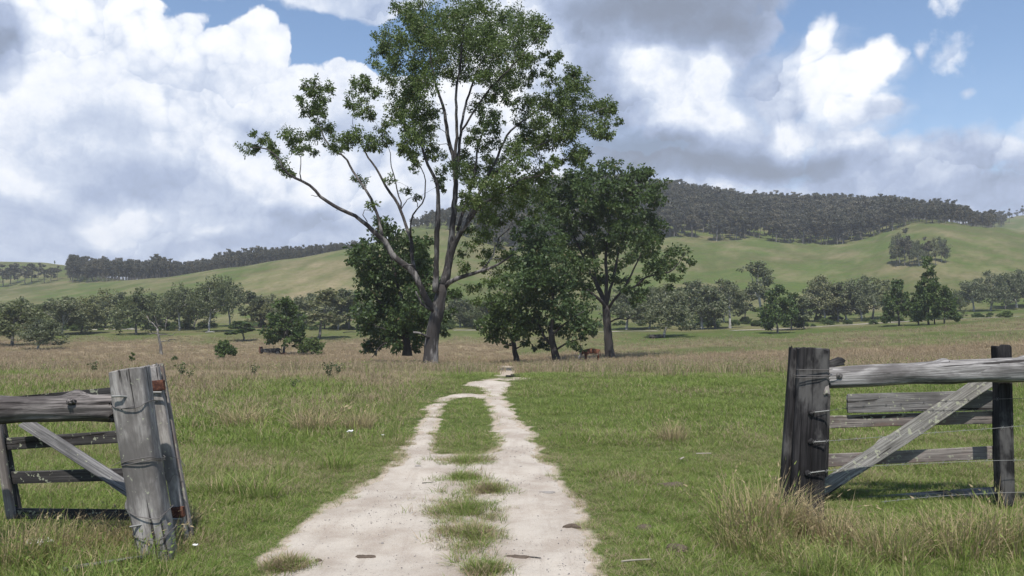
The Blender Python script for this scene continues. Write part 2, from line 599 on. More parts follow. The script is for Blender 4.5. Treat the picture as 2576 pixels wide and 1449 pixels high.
c = g.mix(g.step(g.m('ADD', g.attr('bare'), g.m('MULTIPLY', g.m('SUBTRACT', n2, .5), .9)), .35, .65), c, g.mix(n3, (.30, .25, .19), (.42, .36, .30)))
finish(g, c, .95, g.bump(g.m('ADD', n3, n2), .5, .05), .05)
gobj = link('ground', me, M_ground)
tag(gobj, kind='structure')

# ------------------------------------------------------------------ track of pale sand
OUT_L = [(560, 1640), (690, 1449), (672, 1392), (780, 1318), (900, 1242), (962, 1195), (1010, 1150), (1042, 1108), (1068, 1060), (1088, 1025), (1112, 1002), (1130, 994), (1178, 991)]
OUT_R = [(1236, 996), (1230, 985), (1205, 974), (1172, 968), (1190, 961), (1225, 957), (1270, 961), (1284, 970), (1262, 982), (1264, 1000), (1272, 1022), (1292, 1056), (1326, 1080), (1340, 1120),
         (1370, 1170), (1402, 1215), (1442, 1252), (1466, 1310), (1476, 1390), (1492, 1449), (1560, 1640)]
MED = [(1100, 1143), (1086, 1128), (1084, 1092), (1090, 1062), (1108, 1018), (1134, 1000), (1186, 996), (1228, 1002), (1244, 1040), (1256, 1080), (1264, 1112), (1250, 1138), (1180, 1146)]


def gp(px, py):
    d = ray(px, py)
    t = -EYE / d[2]
    return np.array([d[0] * t, d[1] * t])


def inside(poly, x, y):
    c_ = np.zeros(x.shape, bool)
    n_ = len(poly)
    for i in range(n_):
        (x0, y0), (x1, y1) = poly[i], poly[(i + 1) % n_]
        if y0 == y1: continue
        cond = (y0 > y) != (y1 > y)
        c_ ^= cond & (x < (x1 - x0) * (y - y0) / (y1 - y0) + x0)
    return c_


def sdist(poly, x, y):
    """distance to a polygon's outline"""
    best = np.full(x.shape, 1e9)
    n_ = len(poly)
    for i in range(n_):
        a, b = np.array(poly[i]), np.array(poly[(i + 1) % n_])
        ab = b - a
        t = np.clip(((x - a[0]) * ab[0] + (y - a[1]) * ab[1]) / (ab @ ab + 1e-12), 0, 1)
        best = np.minimum(best, (x - a[0] - t * ab[0]) ** 2 + (y - a[1] - t * ab[1]) ** 2)
    return np.sqrt(best)


PATH = [gp(*q) for q in OUT_L + OUT_R]
MEDP = [gp(*q) for q in MED]
ISL = [(1172, 1166, 80, 14), (1160, 1208, 72, 9), (1232, 1240, 62, 15), (1172, 1282, 118, 30), (1188, 1350, 92, 34), (1216, 1444, 50, 16), (715, 1428, 60, 13)]
ISLP = []
for (a_, b_, rx_, ry_) in ISL:
    c0 = gp(a_, b_); ex = abs(gp(a_ + rx_, b_)[0] - c0[0]); ey = (gp(a_, b_ - ry_)[1] - gp(a_, b_ + ry_)[1]) / 2
    ISLP.append((c0[0], c0[1], ex, ey))


def sand(x, y, isl=True):
    """signed field: > 0 on the bare sand"""
    x, y = np.asarray(x, float), np.asarray(y, float)
    s = np.where(inside(PATH, x, y), 1, -1) * sdist(PATH, x, y)
    m_ = np.where(inside(MEDP, x, y), 1, -1) * sdist(MEDP, x, y)
    s = np.minimum(s, -m_)
    if isl:
        for (a_, b_, ex, ey) in ISLP:
            q = 1 - np.hypot((x - a_) / ex, (y - b_) / ey)
            s = np.minimum(s, -q * min(ex, ey) * 1.6)
        s = s + .06 * fbm(x * 9, y * 9, 36)
    s = s + (.08 + .006 * y) * fbm(x * 3.5, y * 3.5, 31) + .05 * vn(x * 14, y * 14, 35)
    return s


near = (YY > 2.5) & (YY < 21) & (XX > -3.2) & (XX < 2.6)
sb[near] = np.clip(.80 + sand(XX[near], YY[near], False) / .22, 0, 1)
# the sandy crossing beyond the crest
for poly in ([(1240, 936), (1252, 926), (1304, 928), (1312, 937), (1278, 941)], [(1230, 944), (1240, 938), (1304, 937), (1316, 943), (1268, 948)],
             [(1246, 921), (1254, 915), (1292, 920), (1288, 926), (1256, 924)], [(1282, 956), (1292, 948), (1330, 947), (1336, 954)], [(1216, 958), (1236, 950), (1262, 950), (1268, 957)]):
    P_ = [hit(*q_)[:2] for q_ in poly]
    n_ = (YY > 18) & (YY < 75) & (XX > -4) & (XX < 6)
    sd_ = np.where(inside(P_, XX[n_], YY[n_]), 1, -1) * sdist(P_, XX[n_], YY[n_])
    sb[n_] = np.maximum(sb[n_], np.clip(.50 + sd_ / 1.1, 0, .8))
gobj.data.attributes.new('bare', 'FLOAT', 'POINT').data.foreach_set('value', sb.ravel())
mb = MB()
for (ya, yb, cs) in ((3.0, 7.5, .03), (7.5, 20.0, .05)):
    ys = np.arange(ya, yb + cs * .5, cs)
    xs = np.arange(-2.2, 1.3, cs)
    X, Y = np.meshgrid(xs, ys)
    s = sand(X, Y, False)
    Z = ground_z(X, Y) + .014 * np.clip(s / .06, -1.2, 1) - .004 + .006 * vn(X * 6, Y * 6, 44) * np.clip(s / .1, 0, 1)
    ii = np.arange(X.size).reshape(X.shape)
    q = np.stack([ii[:-1, :-1], ii[:-1, 1:], ii[1:, 1:], ii[1:, :-1]], -1)
    sm = np.maximum(np.maximum(s[:-1, :-1], s[:-1, 1:]), np.maximum(s[1:, 1:], s[1:, :-1]))
    q = q[sm > -.03].reshape(-1, 4)
    u, inv = np.unique(q, return_inverse=True)
    mb.add(np.stack([X, Y, Z], -1).reshape(-1, 3)[u], inv.reshape(-1, 4))
M_sand, g = material('pale sand')
geo = g.node('ShaderNodeNewGeometry')
pos = geo.outputs['Position']
a1 = g.noise(pos, 1.6, 6, .62)
a2 = g.noise(pos, 55, 4, .7)
a3 = g.noise(pos, 190, 2, .6)
c = g.mix(g.step(a1, .36, .62), (.335, .285, .235), (.455, .408, .348))
ruts = g.noise(g.v('MULTIPLY', pos, (9, .8, 1)), 1, 4, .6)
c = g.mix(g.m('MULTIPLY', g.step(ruts, .5, .68), .35), c, (.30, .25, .205))
c = g.mix(g.m('MULTIPLY', g.step(a2, .56, .74), .5), c, (.25, .20, .165))
c = g.mix(g.m('MULTIPLY', g.step(a3, .60, .68), .75), c, (.58, .56, .52))
c = g.mix(g.m('MULTIPLY', g.step(g.noise(pos, 120, 2, .5), .66, .72), .8), c, (.13, .11, .095))
finish(g, c, .95, g.bump(g.m('ADD', g.m('MULTIPLY', a2, .8), g.m('ADD', a1, g.m('MULTIPLY', a3, .4))), .7, .02), .1)
tag(link('dirt_track', mb.mesh('dirt_track', True), M_sand), kind='structure')


def ground_patch(name, poly, mat, lift=.02, dx=.25):
    """a sheet lying on the ground inside a picture outline"""
    P_ = [hit(*q)[:2] for q in poly]
    A = np.array(P_)
    xs = np.arange(A[:, 0].min() - dx, A[:, 0].max() + dx, dx)
    ys = np.arange(A[:, 1].min() - dx, A[:, 1].max() + dx, dx)
    X, Y = np.meshgrid(xs, ys)
    s = np.where(inside(P_, X, Y), 1, -1) * sdist(P_, X, Y) + .25 * dx * vn(X * 3, Y * 3, 8)
    ii = np.arange(X.size).reshape(X.shape)
    q = np.stack([ii[:-1, :-1], ii[:-1, 1:], ii[1:, 1:], ii[1:, :-1]], -1)
    sm = np.maximum(np.maximum(s[:-1, :-1], s[:-1, 1:]), np.maximum(s[1:, 1:], s[1:, :-1]))
    q = q[sm > 0].reshape(-1, 4)
    if not len(q): return None
    Z = ground_z(X, Y) + lift
    u, inv = np.unique(q, return_inverse=True)
    o = link(name, mesh_np(name, np.stack([X, Y, Z], -1).reshape(-1, 3)[u], [inv.reshape(-1, 4)], True), mat)
    return tag(o, kind='structure')


M_water, g = material('still water')
finish(g, (.03, .035, .045), .05, None, .5)
ground_patch('water', [(1284, 949), (1288, 943), (1312, 943), (1322, 948)], M_water, .02, .12)
M_road, g = material('pale gravel road')
finish(g, g.mix(g.noise(g.node('ShaderNodeNewGeometry').outputs['Position'], .5, 4, .6), (.22, .20, .16), (.34, .31, .26)), .95, None, .05)


def road(pts, w):
    P_ = []
    for i in range(len(pts) - 1):
        for t in np.linspace(0, 1, 14, endpoint=False):
            P_.append(hit(pts[i][0] * (1 - t) + pts[i + 1][0] * t, pts[i][1] * (1 - t) + pts[i + 1][1] * t))
    P_ = np.array(P_)
    for _ in range(6):
        P_[1:-1] = (P_[:-2] + 2 * P_[1:-1] + P_[2:]) / 4
    T_ = np.gradient(P_[:, :2], axis=0)
    N_ = np.stack([-T_[:, 1], T_[:, 0]], -1) / (np.linalg.norm(T_, axis=1)[:, None] + 1e-9)
    ww = w * (1 + .3 * vn(np.arange(len(P_)) * .4, 0, 3))[:, None]
    L = P_[:, :2] + N_ * ww; R = P_[:, :2] - N_ * ww
    V = []
    for t in np.linspace(0, 1, 5):
        S = L * (1 - t) + R * t
        V.append(np.column_stack([S, ground_z(S[:, 0], S[:, 1]) + .07]))
    V = np.array(V)
    ii = np.arange(V.shape[0] * V.shape[1]).reshape(V.shape[:2])
    q = np.stack([ii[:-1, :-1], ii[:-1, 1:], ii[1:, 1:], ii[1:, :-1]], -1).reshape(-1, 4)
    tag(link('road', mesh_np('road', V.reshape(-1, 3), [q], True), M_road), kind='structure')


road([(150, 832), (235, 830), (330, 829), (430, 829)], 1.1)
road([(1140, 831), (1190, 831), (1220, 832)], 1.0)
road([(1490, 836), (1560, 834), (1660, 833)], 1.0)
road([(1840, 832), (1960, 828), (2060, 822), (2180, 815), (2300, 808), (2420, 802), (2576, 796)], .9)

# ------------------------------------------------------------------ bark and leaf materials
def bark(name, dark, pale, patch=.5, scale=1.0):
    m, g = material(name)
    tcx = g.node('ShaderNodeTexCoord')
    o = tcx.outputs['Object']
    s1 = g.noise(g.v('MULTIPLY', o, (1.6 * scale, 1.6 * scale, .45 * scale)), 1, 6, .62)
    s2 = g.noise(g.v('MULTIPLY', o, (9 * scale, 9 * scale, 1.3 * scale)), 1, 5, .65)
    c_ = g.mix(g.step(s1, patch - .09, patch + .11), dark, pale)
    c_ = g.mix(g.m('MULTIPLY', g.step(s2, .5, .72), .6), c_, tuple(q * .55 for q in dark))
    finish(g, c_, .9, g.bump(s2, .8, .05), .1)
    return m


def leafmat(name, a, b, trans=.28, hi=None):
    m, g = material(name)
    geo_ = g.node('ShaderNodeNewGeometry')
    r = geo_.outputs['Random Per Island']
    n_ = g.noise(geo_.outputs['Position'], .9, 3, .5)
    c_ = g.mix(r, a, b)
    c_ = g.mix(g.m('MULTIPLY', g.step(n_, .4, .68), .6), c_, hi or tuple(q * 1.3 for q in b))
    ob = g.node('ShaderNodeObjectInfo').outputs['Random']
    c_ = g.mix(g.m('MULTIPLY', g.step(ob, .45, 1), .5), c_, tuple(q * w for q, w in zip(b, (1.75, 1.5, 1.35))))
    c_ = g.mix(g.m('MULTIPLY', g.step(ob, .45, 0), .35), c_, tuple(q * .75 for q in a))
    c_ = g.mix(g.m('MULTIPLY', g.m('GREATER_THAN', r, .98), .7), c_, (.16, .12, .07))
    finish(g, c_, .5, None, .28, trans, g.mix(.5, c_, (.09, .15, .02)))
    return m


M_bark_gum = bark('gum bark', (.050, .045, .043), (.25, .235, .222), .56, 1.5)
M_bark_dark = bark('rough dark bark', (.045, .040, .038), (.095, .088, .082), .58)
M_bark_white = bark('white gum bark', (.20, .19, .175), (.42, .41, .38), .46)
M_bark_grey = bark('grey bark', (.10, .093, .085), (.24, .225, .205), .52)
M_leaf_main = leafmat('gum leaves', (.040, .070, .020), (.076, .116, .034), .30, (.105, .148, .042))
M_leaf_deep = leafmat('dark green leaves', (.028, .050, .018), (.052, .086, .028), .25, (.074, .112, .034))
M_leaf_grey = leafmat('grey green leaves', (.098, .114, .062), (.142, .158, .086), .3, (.165, .175, .10))
M_leaf_olive = leafmat('olive green leaves', (.086, .104, .048), (.132, .150, .070), .3, (.155, .168, .082))
M_leaf_far = leafmat('forest leaves', (.062, .061, .045), (.090, .088, .062), .2, (.105, .100, .076))


class Tree:
    def __init__(s, seed, step=.4):
        s.rng = np.random.default_rng(seed)
        s.step = step
        s.P = np.zeros((40000, 3)); s.R = np.zeros(40000); s.D = np.zeros((40000, 3)); s.n = 0
        s.chains = []

    def push(s, p, r, d):
        s.P[s.n], s.R[s.n], s.D[s.n] = p, r, d
        s.n += 1

    def limb(s, pts, r0, r1, wob=.06, flare=0, attach=True, reg=True):
        pts = np.asarray(pts, float)
        if len(pts) == 2:
            pts = np.array([pts[0], (pts[0] + pts[1]) / 2, pts[1]])
        k_ = len(pts)
        seg = np.concatenate([[0], np.cumsum(np.linalg.norm(np.diff(pts, axis=0), axis=1))])
        n_ = max(4, int(seg[-1] / s.step))
        u = np.linspace(0, seg[-1], n_ + 1)
        m_ = np.gradient(pts, seg, axis=0)
        j = np.clip(np.searchsorted(seg, u, 'right') - 1, 0, k_ - 2)
        h = (seg[j + 1] - seg[j])[:, None]
        t = ((u - seg[j])[:, None]) / h
        C = (2*t**3 - 3*t**2 + 1) * pts[j] + (t**3 - 2*t**2 + t) * h * m_[j] + (-2*t**3 + 3*t**2) * pts[j + 1] + (t**3 - t**2) * h * m_[j + 1]
        C[1:-1] += s.rng.normal(0, 1, (n_ - 1, 3)) * wob * s.step
        R_ = np.linspace(r0, r1, n_ + 1) if not hasattr(r0, '__len__') else np.interp(u / seg[-1], np.linspace(0, 1, len(r0)), r0)
        if flare:
            R_ = R_ * (1 + flare * np.exp(-u / .7))
        s.chains.append((C, R_))
        if reg:
            T_ = np.gradient(C, axis=0); T_ /= np.linalg.norm(T_, axis=1)[:, None]
            for p, r, d in zip(C, R_, T_):
                s.push(p, r, d)

    def grow(s, A, rtip=.012, k=.010, wob=.16, down=.55):
        A = np.asarray(A, float)
        d0 = np.array([np.min(np.linalg.norm(s.P[:s.n] - a, axis=1)) for a in A])
        for i in np.argsort(d0):
            a = A[i]
            v = a - s.P[:s.n]
            dist = np.linalg.norm(v, axis=1)
            cosd = (v * s.D[:s.n]).sum(1) / (dist + 1e-6)
            cost = dist * (1 + .35 * (1 - cosd)) + down * np.clip(s.P[:s.n, 2] - a[2] + .3 * dist, 0, None)
            j = int(np.argmin(cost))
            L = dist[j]
            if L < .12: continue
            p0, d_ = s.P[j].copy(), s.D[j]
            c1 = p0 + (d_ + v[j] / L) * L * .28
            n_ = max(2, int(L / s.step) + 1)
            t = np.linspace(0, 1, n_ + 1)[:, None]
            C = (1 - t) ** 2 * p0 + 2 * t * (1 - t) * c1 + t ** 2 * a
            C[1:-1] += s.rng.normal(0, 1, (n_ - 1, 3)) * wob * s.step
            r0 = max(rtip, min(s.R[j] * .72, rtip + k * L))
            R_ = np.linspace(r0, rtip * .7, n_ + 1)
            s.chains.append((C, R_))
            T_ = np.gradient(C, axis=0); T_ /= np.linalg.norm(T_, axis=1)[:, None] + 1e-9
            for p, r, d2 in zip(C[1:], R_[1:], T_[1:]):
                s.push(p, r, d2)

    def wood(s, name, rmin=0.0, rough=.10):
        mb = MB()
        for q, (C, R_) in enumerate(s.chains):
            r = R_.max()
            if r < rmin: continue
            n_ = 14 if r > .2 else 8 if r > .07 else 5 if r > .02 else 4
            pr = (lambda i, a, q=q: 1 + rough * vn(np.cos(a) * 1.3 + q, np.sin(a) * 1.3 + i * .35, 5) + .05 * vn(a * 3, i * .2 + q, 9)) if r > .1 else None
            V, Qd, T_ = tube(C, R_, n_, True, pr)
            mb.add(V, Qd, T_)
        return mb.mesh(name, True)

    def leaves(s, name, A, rad, n_leaf, size, flat=.75, droop=.5, width=.30):
        """clusters of leaf blades round every point of A"""
        A = np.asarray(A, float)
        rad = np.broadcast_to(np.asarray(rad, float), (len(A),))
        N = len(A) * n_leaf
        c = np.repeat(A, n_leaf, 0)
        r = np.repeat(rad, n_leaf)[:, None]
        # each cluster is a few twig sprays
        ns = 6
        spr = s.rng.normal(0, 1, (len(A), ns, 3)); spr /= np.linalg.norm(spr, axis=2)[..., None]
        spr *= (.35 + .55 * s.rng.random((len(A), ns, 1)))
        which = s.rng.integers(0, ns, N)
        o = spr[np.repeat(np.arange(len(A)), n_leaf), which] + s.rng.normal(0, .22, (N, 3))
        o[:, 2] *= flat
        p = c + o * r
        d = o + s.rng.normal(0, .7, (N, 3)); d[:, 2] -= droop
        d /= np.linalg.norm(d, axis=1)[:, None]
        w = np.cross(d, s.rng.normal(0, 1, (N, 3))); w /= np.linalg.norm(w, axis=1)[:, None]
        L = (size * (.6 + .8 * s.rng.random((N, 1))))
        W = L * width
        V = np.stack([p, p + d * L * .45 + w * W, p + d * L, p + d * L * .45 - w * W], 1).reshape(-1, 3)
        return mesh_np(name, V, [np.arange(N * 4).reshape(N, 4)], False)


def build_tree(name, base, label, cat, tr, A, rad, n_leaf, size, mbark, mleaf, group=None, flat=.75, droop=.5, width=.3, rmin=0):
    base = np.asarray(base, float)
    e = empty(name, base, label, cat, group)
    wd = tr.wood('trunk', rmin)
    cr = tr.leaves('crown', A, rad, n_leaf, size, flat, droop, width)
    for me_ in (wd, cr):
        co = np.empty(len(me_.vertices) * 3, np.float32)
        me_.vertices.foreach_get('co', co)
        me_.vertices.foreach_set('co', (co.reshape(-1, 3) - base).ravel().astype(np.float32))
        me_.update()
    link('trunk', wd, mbark, e)
    link('crown', cr, mleaf, e)
    return e


def blobs_to_points(tr, blobs, conv, Y, depth, dens, zmin=None, edge=.85):
    """foliage outlines (in picture units) to points in space round the tree at distance Y"""
    out, rr = [], []
    xs = np.array([conv(b[0], b[1])[0] for b in blobs])
    mid, half = np.median(xs), np.ptp(xs) / 2 + 1
    for b in blobs:
        px, py = conv(b[0], b[1])
        r = conv.s * b[2] / F * Y
        dz = depth * math.sqrt(max(.06, 1 - ((px - mid) / (half * 1.15)) ** 2)) * tr.rng.uniform(-1, 1)
        n_ = max(1, int(round((r / .45) ** 2 * dens)))
        for i in range(n_):
            a_, q = tr.rng.uniform(0, 6.283), math.sqrt(tr.rng.random()) * edge
            dd_ = dz + tr.rng.uniform(-1, 1) * min(r * 1.2, 1.4)
            y_ = Y + dd_
            p = at(px + math.cos(a_) * q * b[2] * conv.s * (1 if n_ > 1 else .3), py + math.sin(a_) * q * b[2] * conv.s * (1 if n_ > 1 else .3), y_)
            out.append(p)
            rr.append(min(.62, max(.26, r * (.62 if n_ > 1 else 1.0))) * tr.rng.uniform(.8, 1.15))
    return np.array(out), np.array(rr)


class Conv:
    def __init__(s, ox, oy, sc):
        s.ox, s.oy, s.s = ox, oy, sc

    def __call__(s, x, y):
        return s.ox + x * s.s, s.oy + y * s.s


C3 = Conv(577, 0, .4073)
C4 = Conv(845, 470, .3646)
CD = Conv(0, 0, 1)


def pts3(conv, pts, Y, d0=0, d1=0):
    return [at(*conv(*p), Y + d0 + (d1 - d0) * i / (len(pts) - 1)) for i, p in enumerate(pts)]


# ------------------------------------------------------------------ the big gum beside the track
YM = 45.0
tm = Tree(11, .42)
px2m = YM / F
tm.limb(pts3(CD, [(1084, 944), (1084, 905), (1087, 862), (1092, 822), (1104, 776), (1108, 745), (1113, 716)], YM), [px2m * q for q in (20, 17.5, 16, 15.5, 16, 14, 12)], 0, .03, .16)
px2m *= .88
tm.limb(pts3(CD, [(1100, 785), (1083, 770), (1060, 725), (1042, 689), (991, 645), (962, 601), (945, 588), (900, 548), (845, 521), (805, 493), (785, 470), (758, 455), (736, 446), (711, 424), (695, 393), (660, 372), (630, 371)], YM, 0, -3.2), [px2m * q for q in (11, 9, 8.5, 7.5, 5.5, 4.6, 3.6, 2.6, 1.2)], 0, .05)
tm.limb(pts3(CD, [(758, 455), (754, 428), (757, 400), (744, 379)], YM, -2.5, -2.8), px2m * 1.8, px2m * .8)
tm.limb(pts3(CD, [(805, 493), (790, 492), (782, 491)], YM, -2.2, -2.4), px2m * 1.2, px2m * .6, reg=False)
tm.limb(pts3(CD, [(880, 535), (862, 528), (846, 529)], YM, -1.8, -2.1), px2m * 1.3, px2m * .7, reg=False)
tm.limb(pts3(CD, [(962, 604), (954, 557), (936, 506), (914, 468), (891, 436), (870, 399), (838, 377), (817, 350), (801, 305), (792, 270)], YM, -.9, 1.5), [px2m * q for q in (4.6, 4, 3.4, 2.8, 2, 1)], 0, .05)
tm.limb(pts3(CD, [(1083, 770), (1058, 716), (1042, 680), (1036, 644), (1033, 602), (1022, 575), (1005, 521), (968, 464), (944, 419), (923, 391), (905, 350), (890, 320)], YM, 0, 2.4), [px2m * q for q in (7, 6, 5, 4.4, 3.4, 2.4, 1.2)], 0, .05)
tm.limb(pts3(CD, [(1008, 528), (1001, 481), (986, 432), (981, 391), (975, 365)], YM, 1.6, .4), px2m * 2.4, px2m * 1)
tm.limb(pts3(CD, [(1033, 598), (1037, 542), (1066, 505), (1070, 460), (1064, 430), (1045, 405)], YM, .6, -1.4), px2m * 3, px2m * 1.2)
tm.limb(pts3(CD, [(1050, 520), (1046, 500), (1042, 488)], YM, 0, -1), px2m * 1.3, px2m * .7)
tm.limb(pts3(CD, [(1096, 735), (1097, 690), (1097, 645), (1100, 579), (1102, 509), (1098, 460), (1082, 428), (1066, 387), (1056, 330), (1050, 280)], YM, -.3, -2.0), [px2m * q for q in (9, 7.5, 7, 6, 4.6, 3, 1.5)], 0, .05)
tm.limb(pts3(CD, [(1113, 720), (1124, 680), (1131, 636), (1138, 570), (1143, 529), (1147, 468), (1143, 407), (1127, 346), (1119, 285), (1100, 225), (1086, 160), (1078, 95)], YM, 0, 1.5), [px2m * q for q in (11, 9.5, 8, 6.5, 5, 3, 1.2)], 0, .05)
tm.limb(pts3(CD, [(1143, 420), (1149, 346), (1148, 285), (1150, 212), (1160, 150), (1166, 60), (1168, 25)], YM, 0, -.5), [px2m * q for q in (5, 4, 3, 1.2)], 0, .05)
tm.limb(pts3(CD, [(1146, 450), (1155, 367), (1163, 305), (1182, 230), (1215, 150), (1245, 90)], YM, 0, 2.5), [px2m * q for q in (5, 4, 3, 1.2)], 0, .05)
tm.limb(pts3(CD, [(1160, 330), (1200, 270), (1240, 215), (1290, 165), (1330, 120)], YM, 0, -2.5), [px2m * q for q in (3.4, 2.6, 1.2)], 0, .05)
tm.limb(pts3(CD, [(1120, 712), (1137, 634), (1173, 561), (1210, 517), (1250, 490), (1310, 452), (1351, 444), (1390, 425)], YM, .5, -2.5), [px2m * q for q in (10, 9, 7, 5, 3.6, 2.4, 1.2)], 0, .05)
tm.limb(pts3(CD, [(1173, 561), (1205, 490), (1229, 440), (1253, 391), (1277, 338), (1310, 309), (1380, 260), (1430, 215)], YM, 0, 1), [px2m * q for q in (5, 4.2, 3.4, 2.4, 1.2)], 0, .05)
tm.limb(pts3(CD, [(1225, 450), (1290, 400), (1350, 370), (1420, 330), (1480, 290), (1530, 270)], YM, .2, -1.5), [px2m * q for q in (3.4, 2.6, 2, 1)], 0, .05)
tm.limb(pts3(CD, [(1150, 580), (1180, 490), (1196, 420), (1205, 360), (1230, 300)], YM, .4, 3), [px2m * q for q in (5, 4, 3, 1.5)], 0, .05)
tm.limb(pts3(CD, [(1120, 722), (1132, 710), (1164, 697), (1204, 684), (1244, 670), (1290, 640)], YM, 0, -2.2), [px2m * q for q in (7.5, 6, 5, 3.6, 2)], 0, .05)
tm.limb(pts3(CD, [(1204, 684), (1236, 650), (1256, 600), (1290, 570)], YM, -1.5, 1), px2m * 2.6, px2m * 1)
tm.limb(pts3(CD, [(1090, 782), (1066, 770), (1054, 750), (1046, 734)], YM, -.2, -1.0), px2m * 4.5, px2m * 2.2, .03, 0, True, False)
tm.limb(pts3(CD, [(1038, 690), (1044, 672), (1030, 666), (1010, 668)], YM, -.2, -1.0), px2m * 4, px2m * 2.0, .03, 0, True, False)
tm.limb(pts3(CD, [(1085, 850), (1066, 842), (1040, 836)], YM, -.2, -.8), px2m * 4, px2m * 2.5, .03, 0, True, False)
B3 = [(140,815,25),(95,915,35),(155,930,40),(205,855,40),(250,900,40),(295,950,40),(335,1020,55),(375,1065,25),(360,850,60),(440,890,60),(500,930,40),(520,860,40),
(525,500,25),(495,560,50),(590,560,50),(430,610,45),(530,620,60),(580,650,50),(470,690,50),(540,720,50),(590,780,60),(540,830,50),(640,870,60),(690,880,45),(740,880,45),
(840,500,40),(810,540,50),(880,570,50),(730,610,40),(800,640,60),(850,690,50),(870,720,30),(800,840,70),(850,900,50),(960,900,60),(1050,900,50),(900,880,40),
(910,330,30),(885,385,35),(930,420,30),
(1080,110,80),(1190,80,90),(1240,130,70),(1130,170,80),(1010,230,90),(1080,270,80),(960,260,50),(980,330,50),(1400,50,80),(1560,40,70),(1480,110,100),(1340,140,90),(1650,100,70),(1640,160,80),(1780,120,90),(1880,170,80),(1930,190,50),(1560,200,90),(1450,220,100),(1300,230,90),(1220,290,80),(1200,200,60),(1750,220,90),(1880,250,60),(1350,330,90),(1500,310,90),(1650,330,100),(1780,330,80),(1850,350,60),(1700,420,90),(1560,410,80),(1420,420,80),(1250,400,90),(1150,400,60),(1050,430,80),(980,480,50),(1120,500,80),(1230,490,80),(1350,480,60),(1050,600,90),(1150,560,80),(1180,650,80),(1020,680,60),(960,770,50),(1100,730,50),(1200,770,80),(1080,800,50),(1130,830,60),(1210,860,80),(1120,920,60),(1090,960,50),(1130,1010,40),(1240,930,50),(1290,980,40),(1260,720,50),
(1560,470,60),(1700,500,70),(1800,500,70),(1850,420,60),(1650,560,50),(1570,600,60),(1540,660,50),(1620,700,60),(1720,610,60),(1580,760,60),(1540,830,60),(1600,860,60),(1640,780,40),(1500,870,40),
(1960,470,50),(2010,370,50),(2040,350,25),(1990,400,25),(1940,330,25),
(2110,440,50),(2150,480,60),(2080,520,60),(2180,520,50),(2050,580,70),(2120,600,70),(1990,620,70),(1900,600,60),(1850,650,70),(1960,700,80),(2080,680,80),(2150,740,80),(1900,760,70),(2050,780,80),(2000,850,80),(2100,830,60),(1820,800,60),(1850,880,70),(1930,930,60),(1780,930,80),(1900,850,60),
(2250,640,60),(2330,640,60),(2370,660,40),(2280,720,60),(2300,800,60),(2340,830,40),(2250,830,40),(2390,750,25),(2130,930,50),(2190,920,50),(2200,980,50),(2150,1000,40),(2080,980,50),(2010,1000,50),(1960,1040,40),
(1340,1080,60),(1420,1040,70),(1500,1000,70),(1580,1060,70),(1650,1000,70),(1720,1080,70),(1620,1120,60),(1500,1120,60),(1780,1030,60),(1850,1080,60),(1920,1100,50),(1820,1150,60),(1450,930,50),(1560,940,50),(1650,1170,50),(1560,1200,50),(1480,1180,40),(1330,1150,40),
(1160,1210,30),(1090,1180,15),(990,1100,12),(870,1265,12),(790,1100,18),(830,1130,20)]
B4 = [(960,180,80),(1100,200,60),(1000,300,90),(900,330,60),(1080,330,70),(1130,420,40),(930,420,50),(1050,480,60),(880,470,40),(1180,520,60),(870,560,40),(1000,550,40),(1130,590,40),(1050,640,40),(900,690,40),(880,560,30),(1210,560,40),(980,690,30),(970,780,40),(1200,100,90),(1300,60,80),(1350,150,70),(1250,200,60)]
B4X = [(1020, 80, 80), (1140, 60, 80), (1240, 10, 80), (1330, -30, 80), (1060, 140, 70), (1180, 150, 80), (1290, 140, 70), (980, 60, 70), (900, 120, 60), (1380, 60, 60), (1120, 260, 60), (1040, 260, 60)]
A1, R1 = blobs_to_points(tm, B3, C3, YM, 4.2, 2.7)
A2, R2 = blobs_to_points(tm, B4 + B4X, C4, YM, 3.0, 1.4)
A_, R_ = np.concatenate([A1, A2]), np.concatenate([R1, R2])
tm.grow(A_, .010, .011)
base = hit(1084, 931, 30)
base = np.array([tm.P[0][0], YM, float(ground_z(tm.P[0][0], YM))])
build_tree('gum_tree', base, 'tallest gum tree with bare spreading limbs and a streaked trunk beside the track', 'tree', tm, A_, R_ * 1.34, 190, .130, M_bark_gum, M_leaf_main, None, .85, .75, .26)

# ------------------------------------------------------------------ the other trees in the middle of the paddock
def conv_tree(seed, Y, limbs, blobs, conv, depth, dens, lab, mbark, mleaf, n_leaf, size, rbase, flare=.35, edge=.85):
    t = Tree(seed, .5)
    k_ = Y / F * conv.s
    for i, (pts, r0, r1, d1) in enumerate(limbs):
        t.limb(pts3(conv, pts, Y, 0, d1), r0 * k_, r1 * k_, .05, flare if i == 0 else 0)
    A, R = blobs_to_points(t, blobs, conv, Y, depth, dens, None, edge)
    t.grow(A, .016, .012)
    x0 = t.P[0][0]
    b = np.array([x0, Y, float(ground_z(x0, Y))])
    return build_tree('gum_tree', b, lab, 'tree', t, A, R * 1.25, n_leaf, size, mbark, mleaf, 'gum trees standing in the paddock', .8, .4, .3)


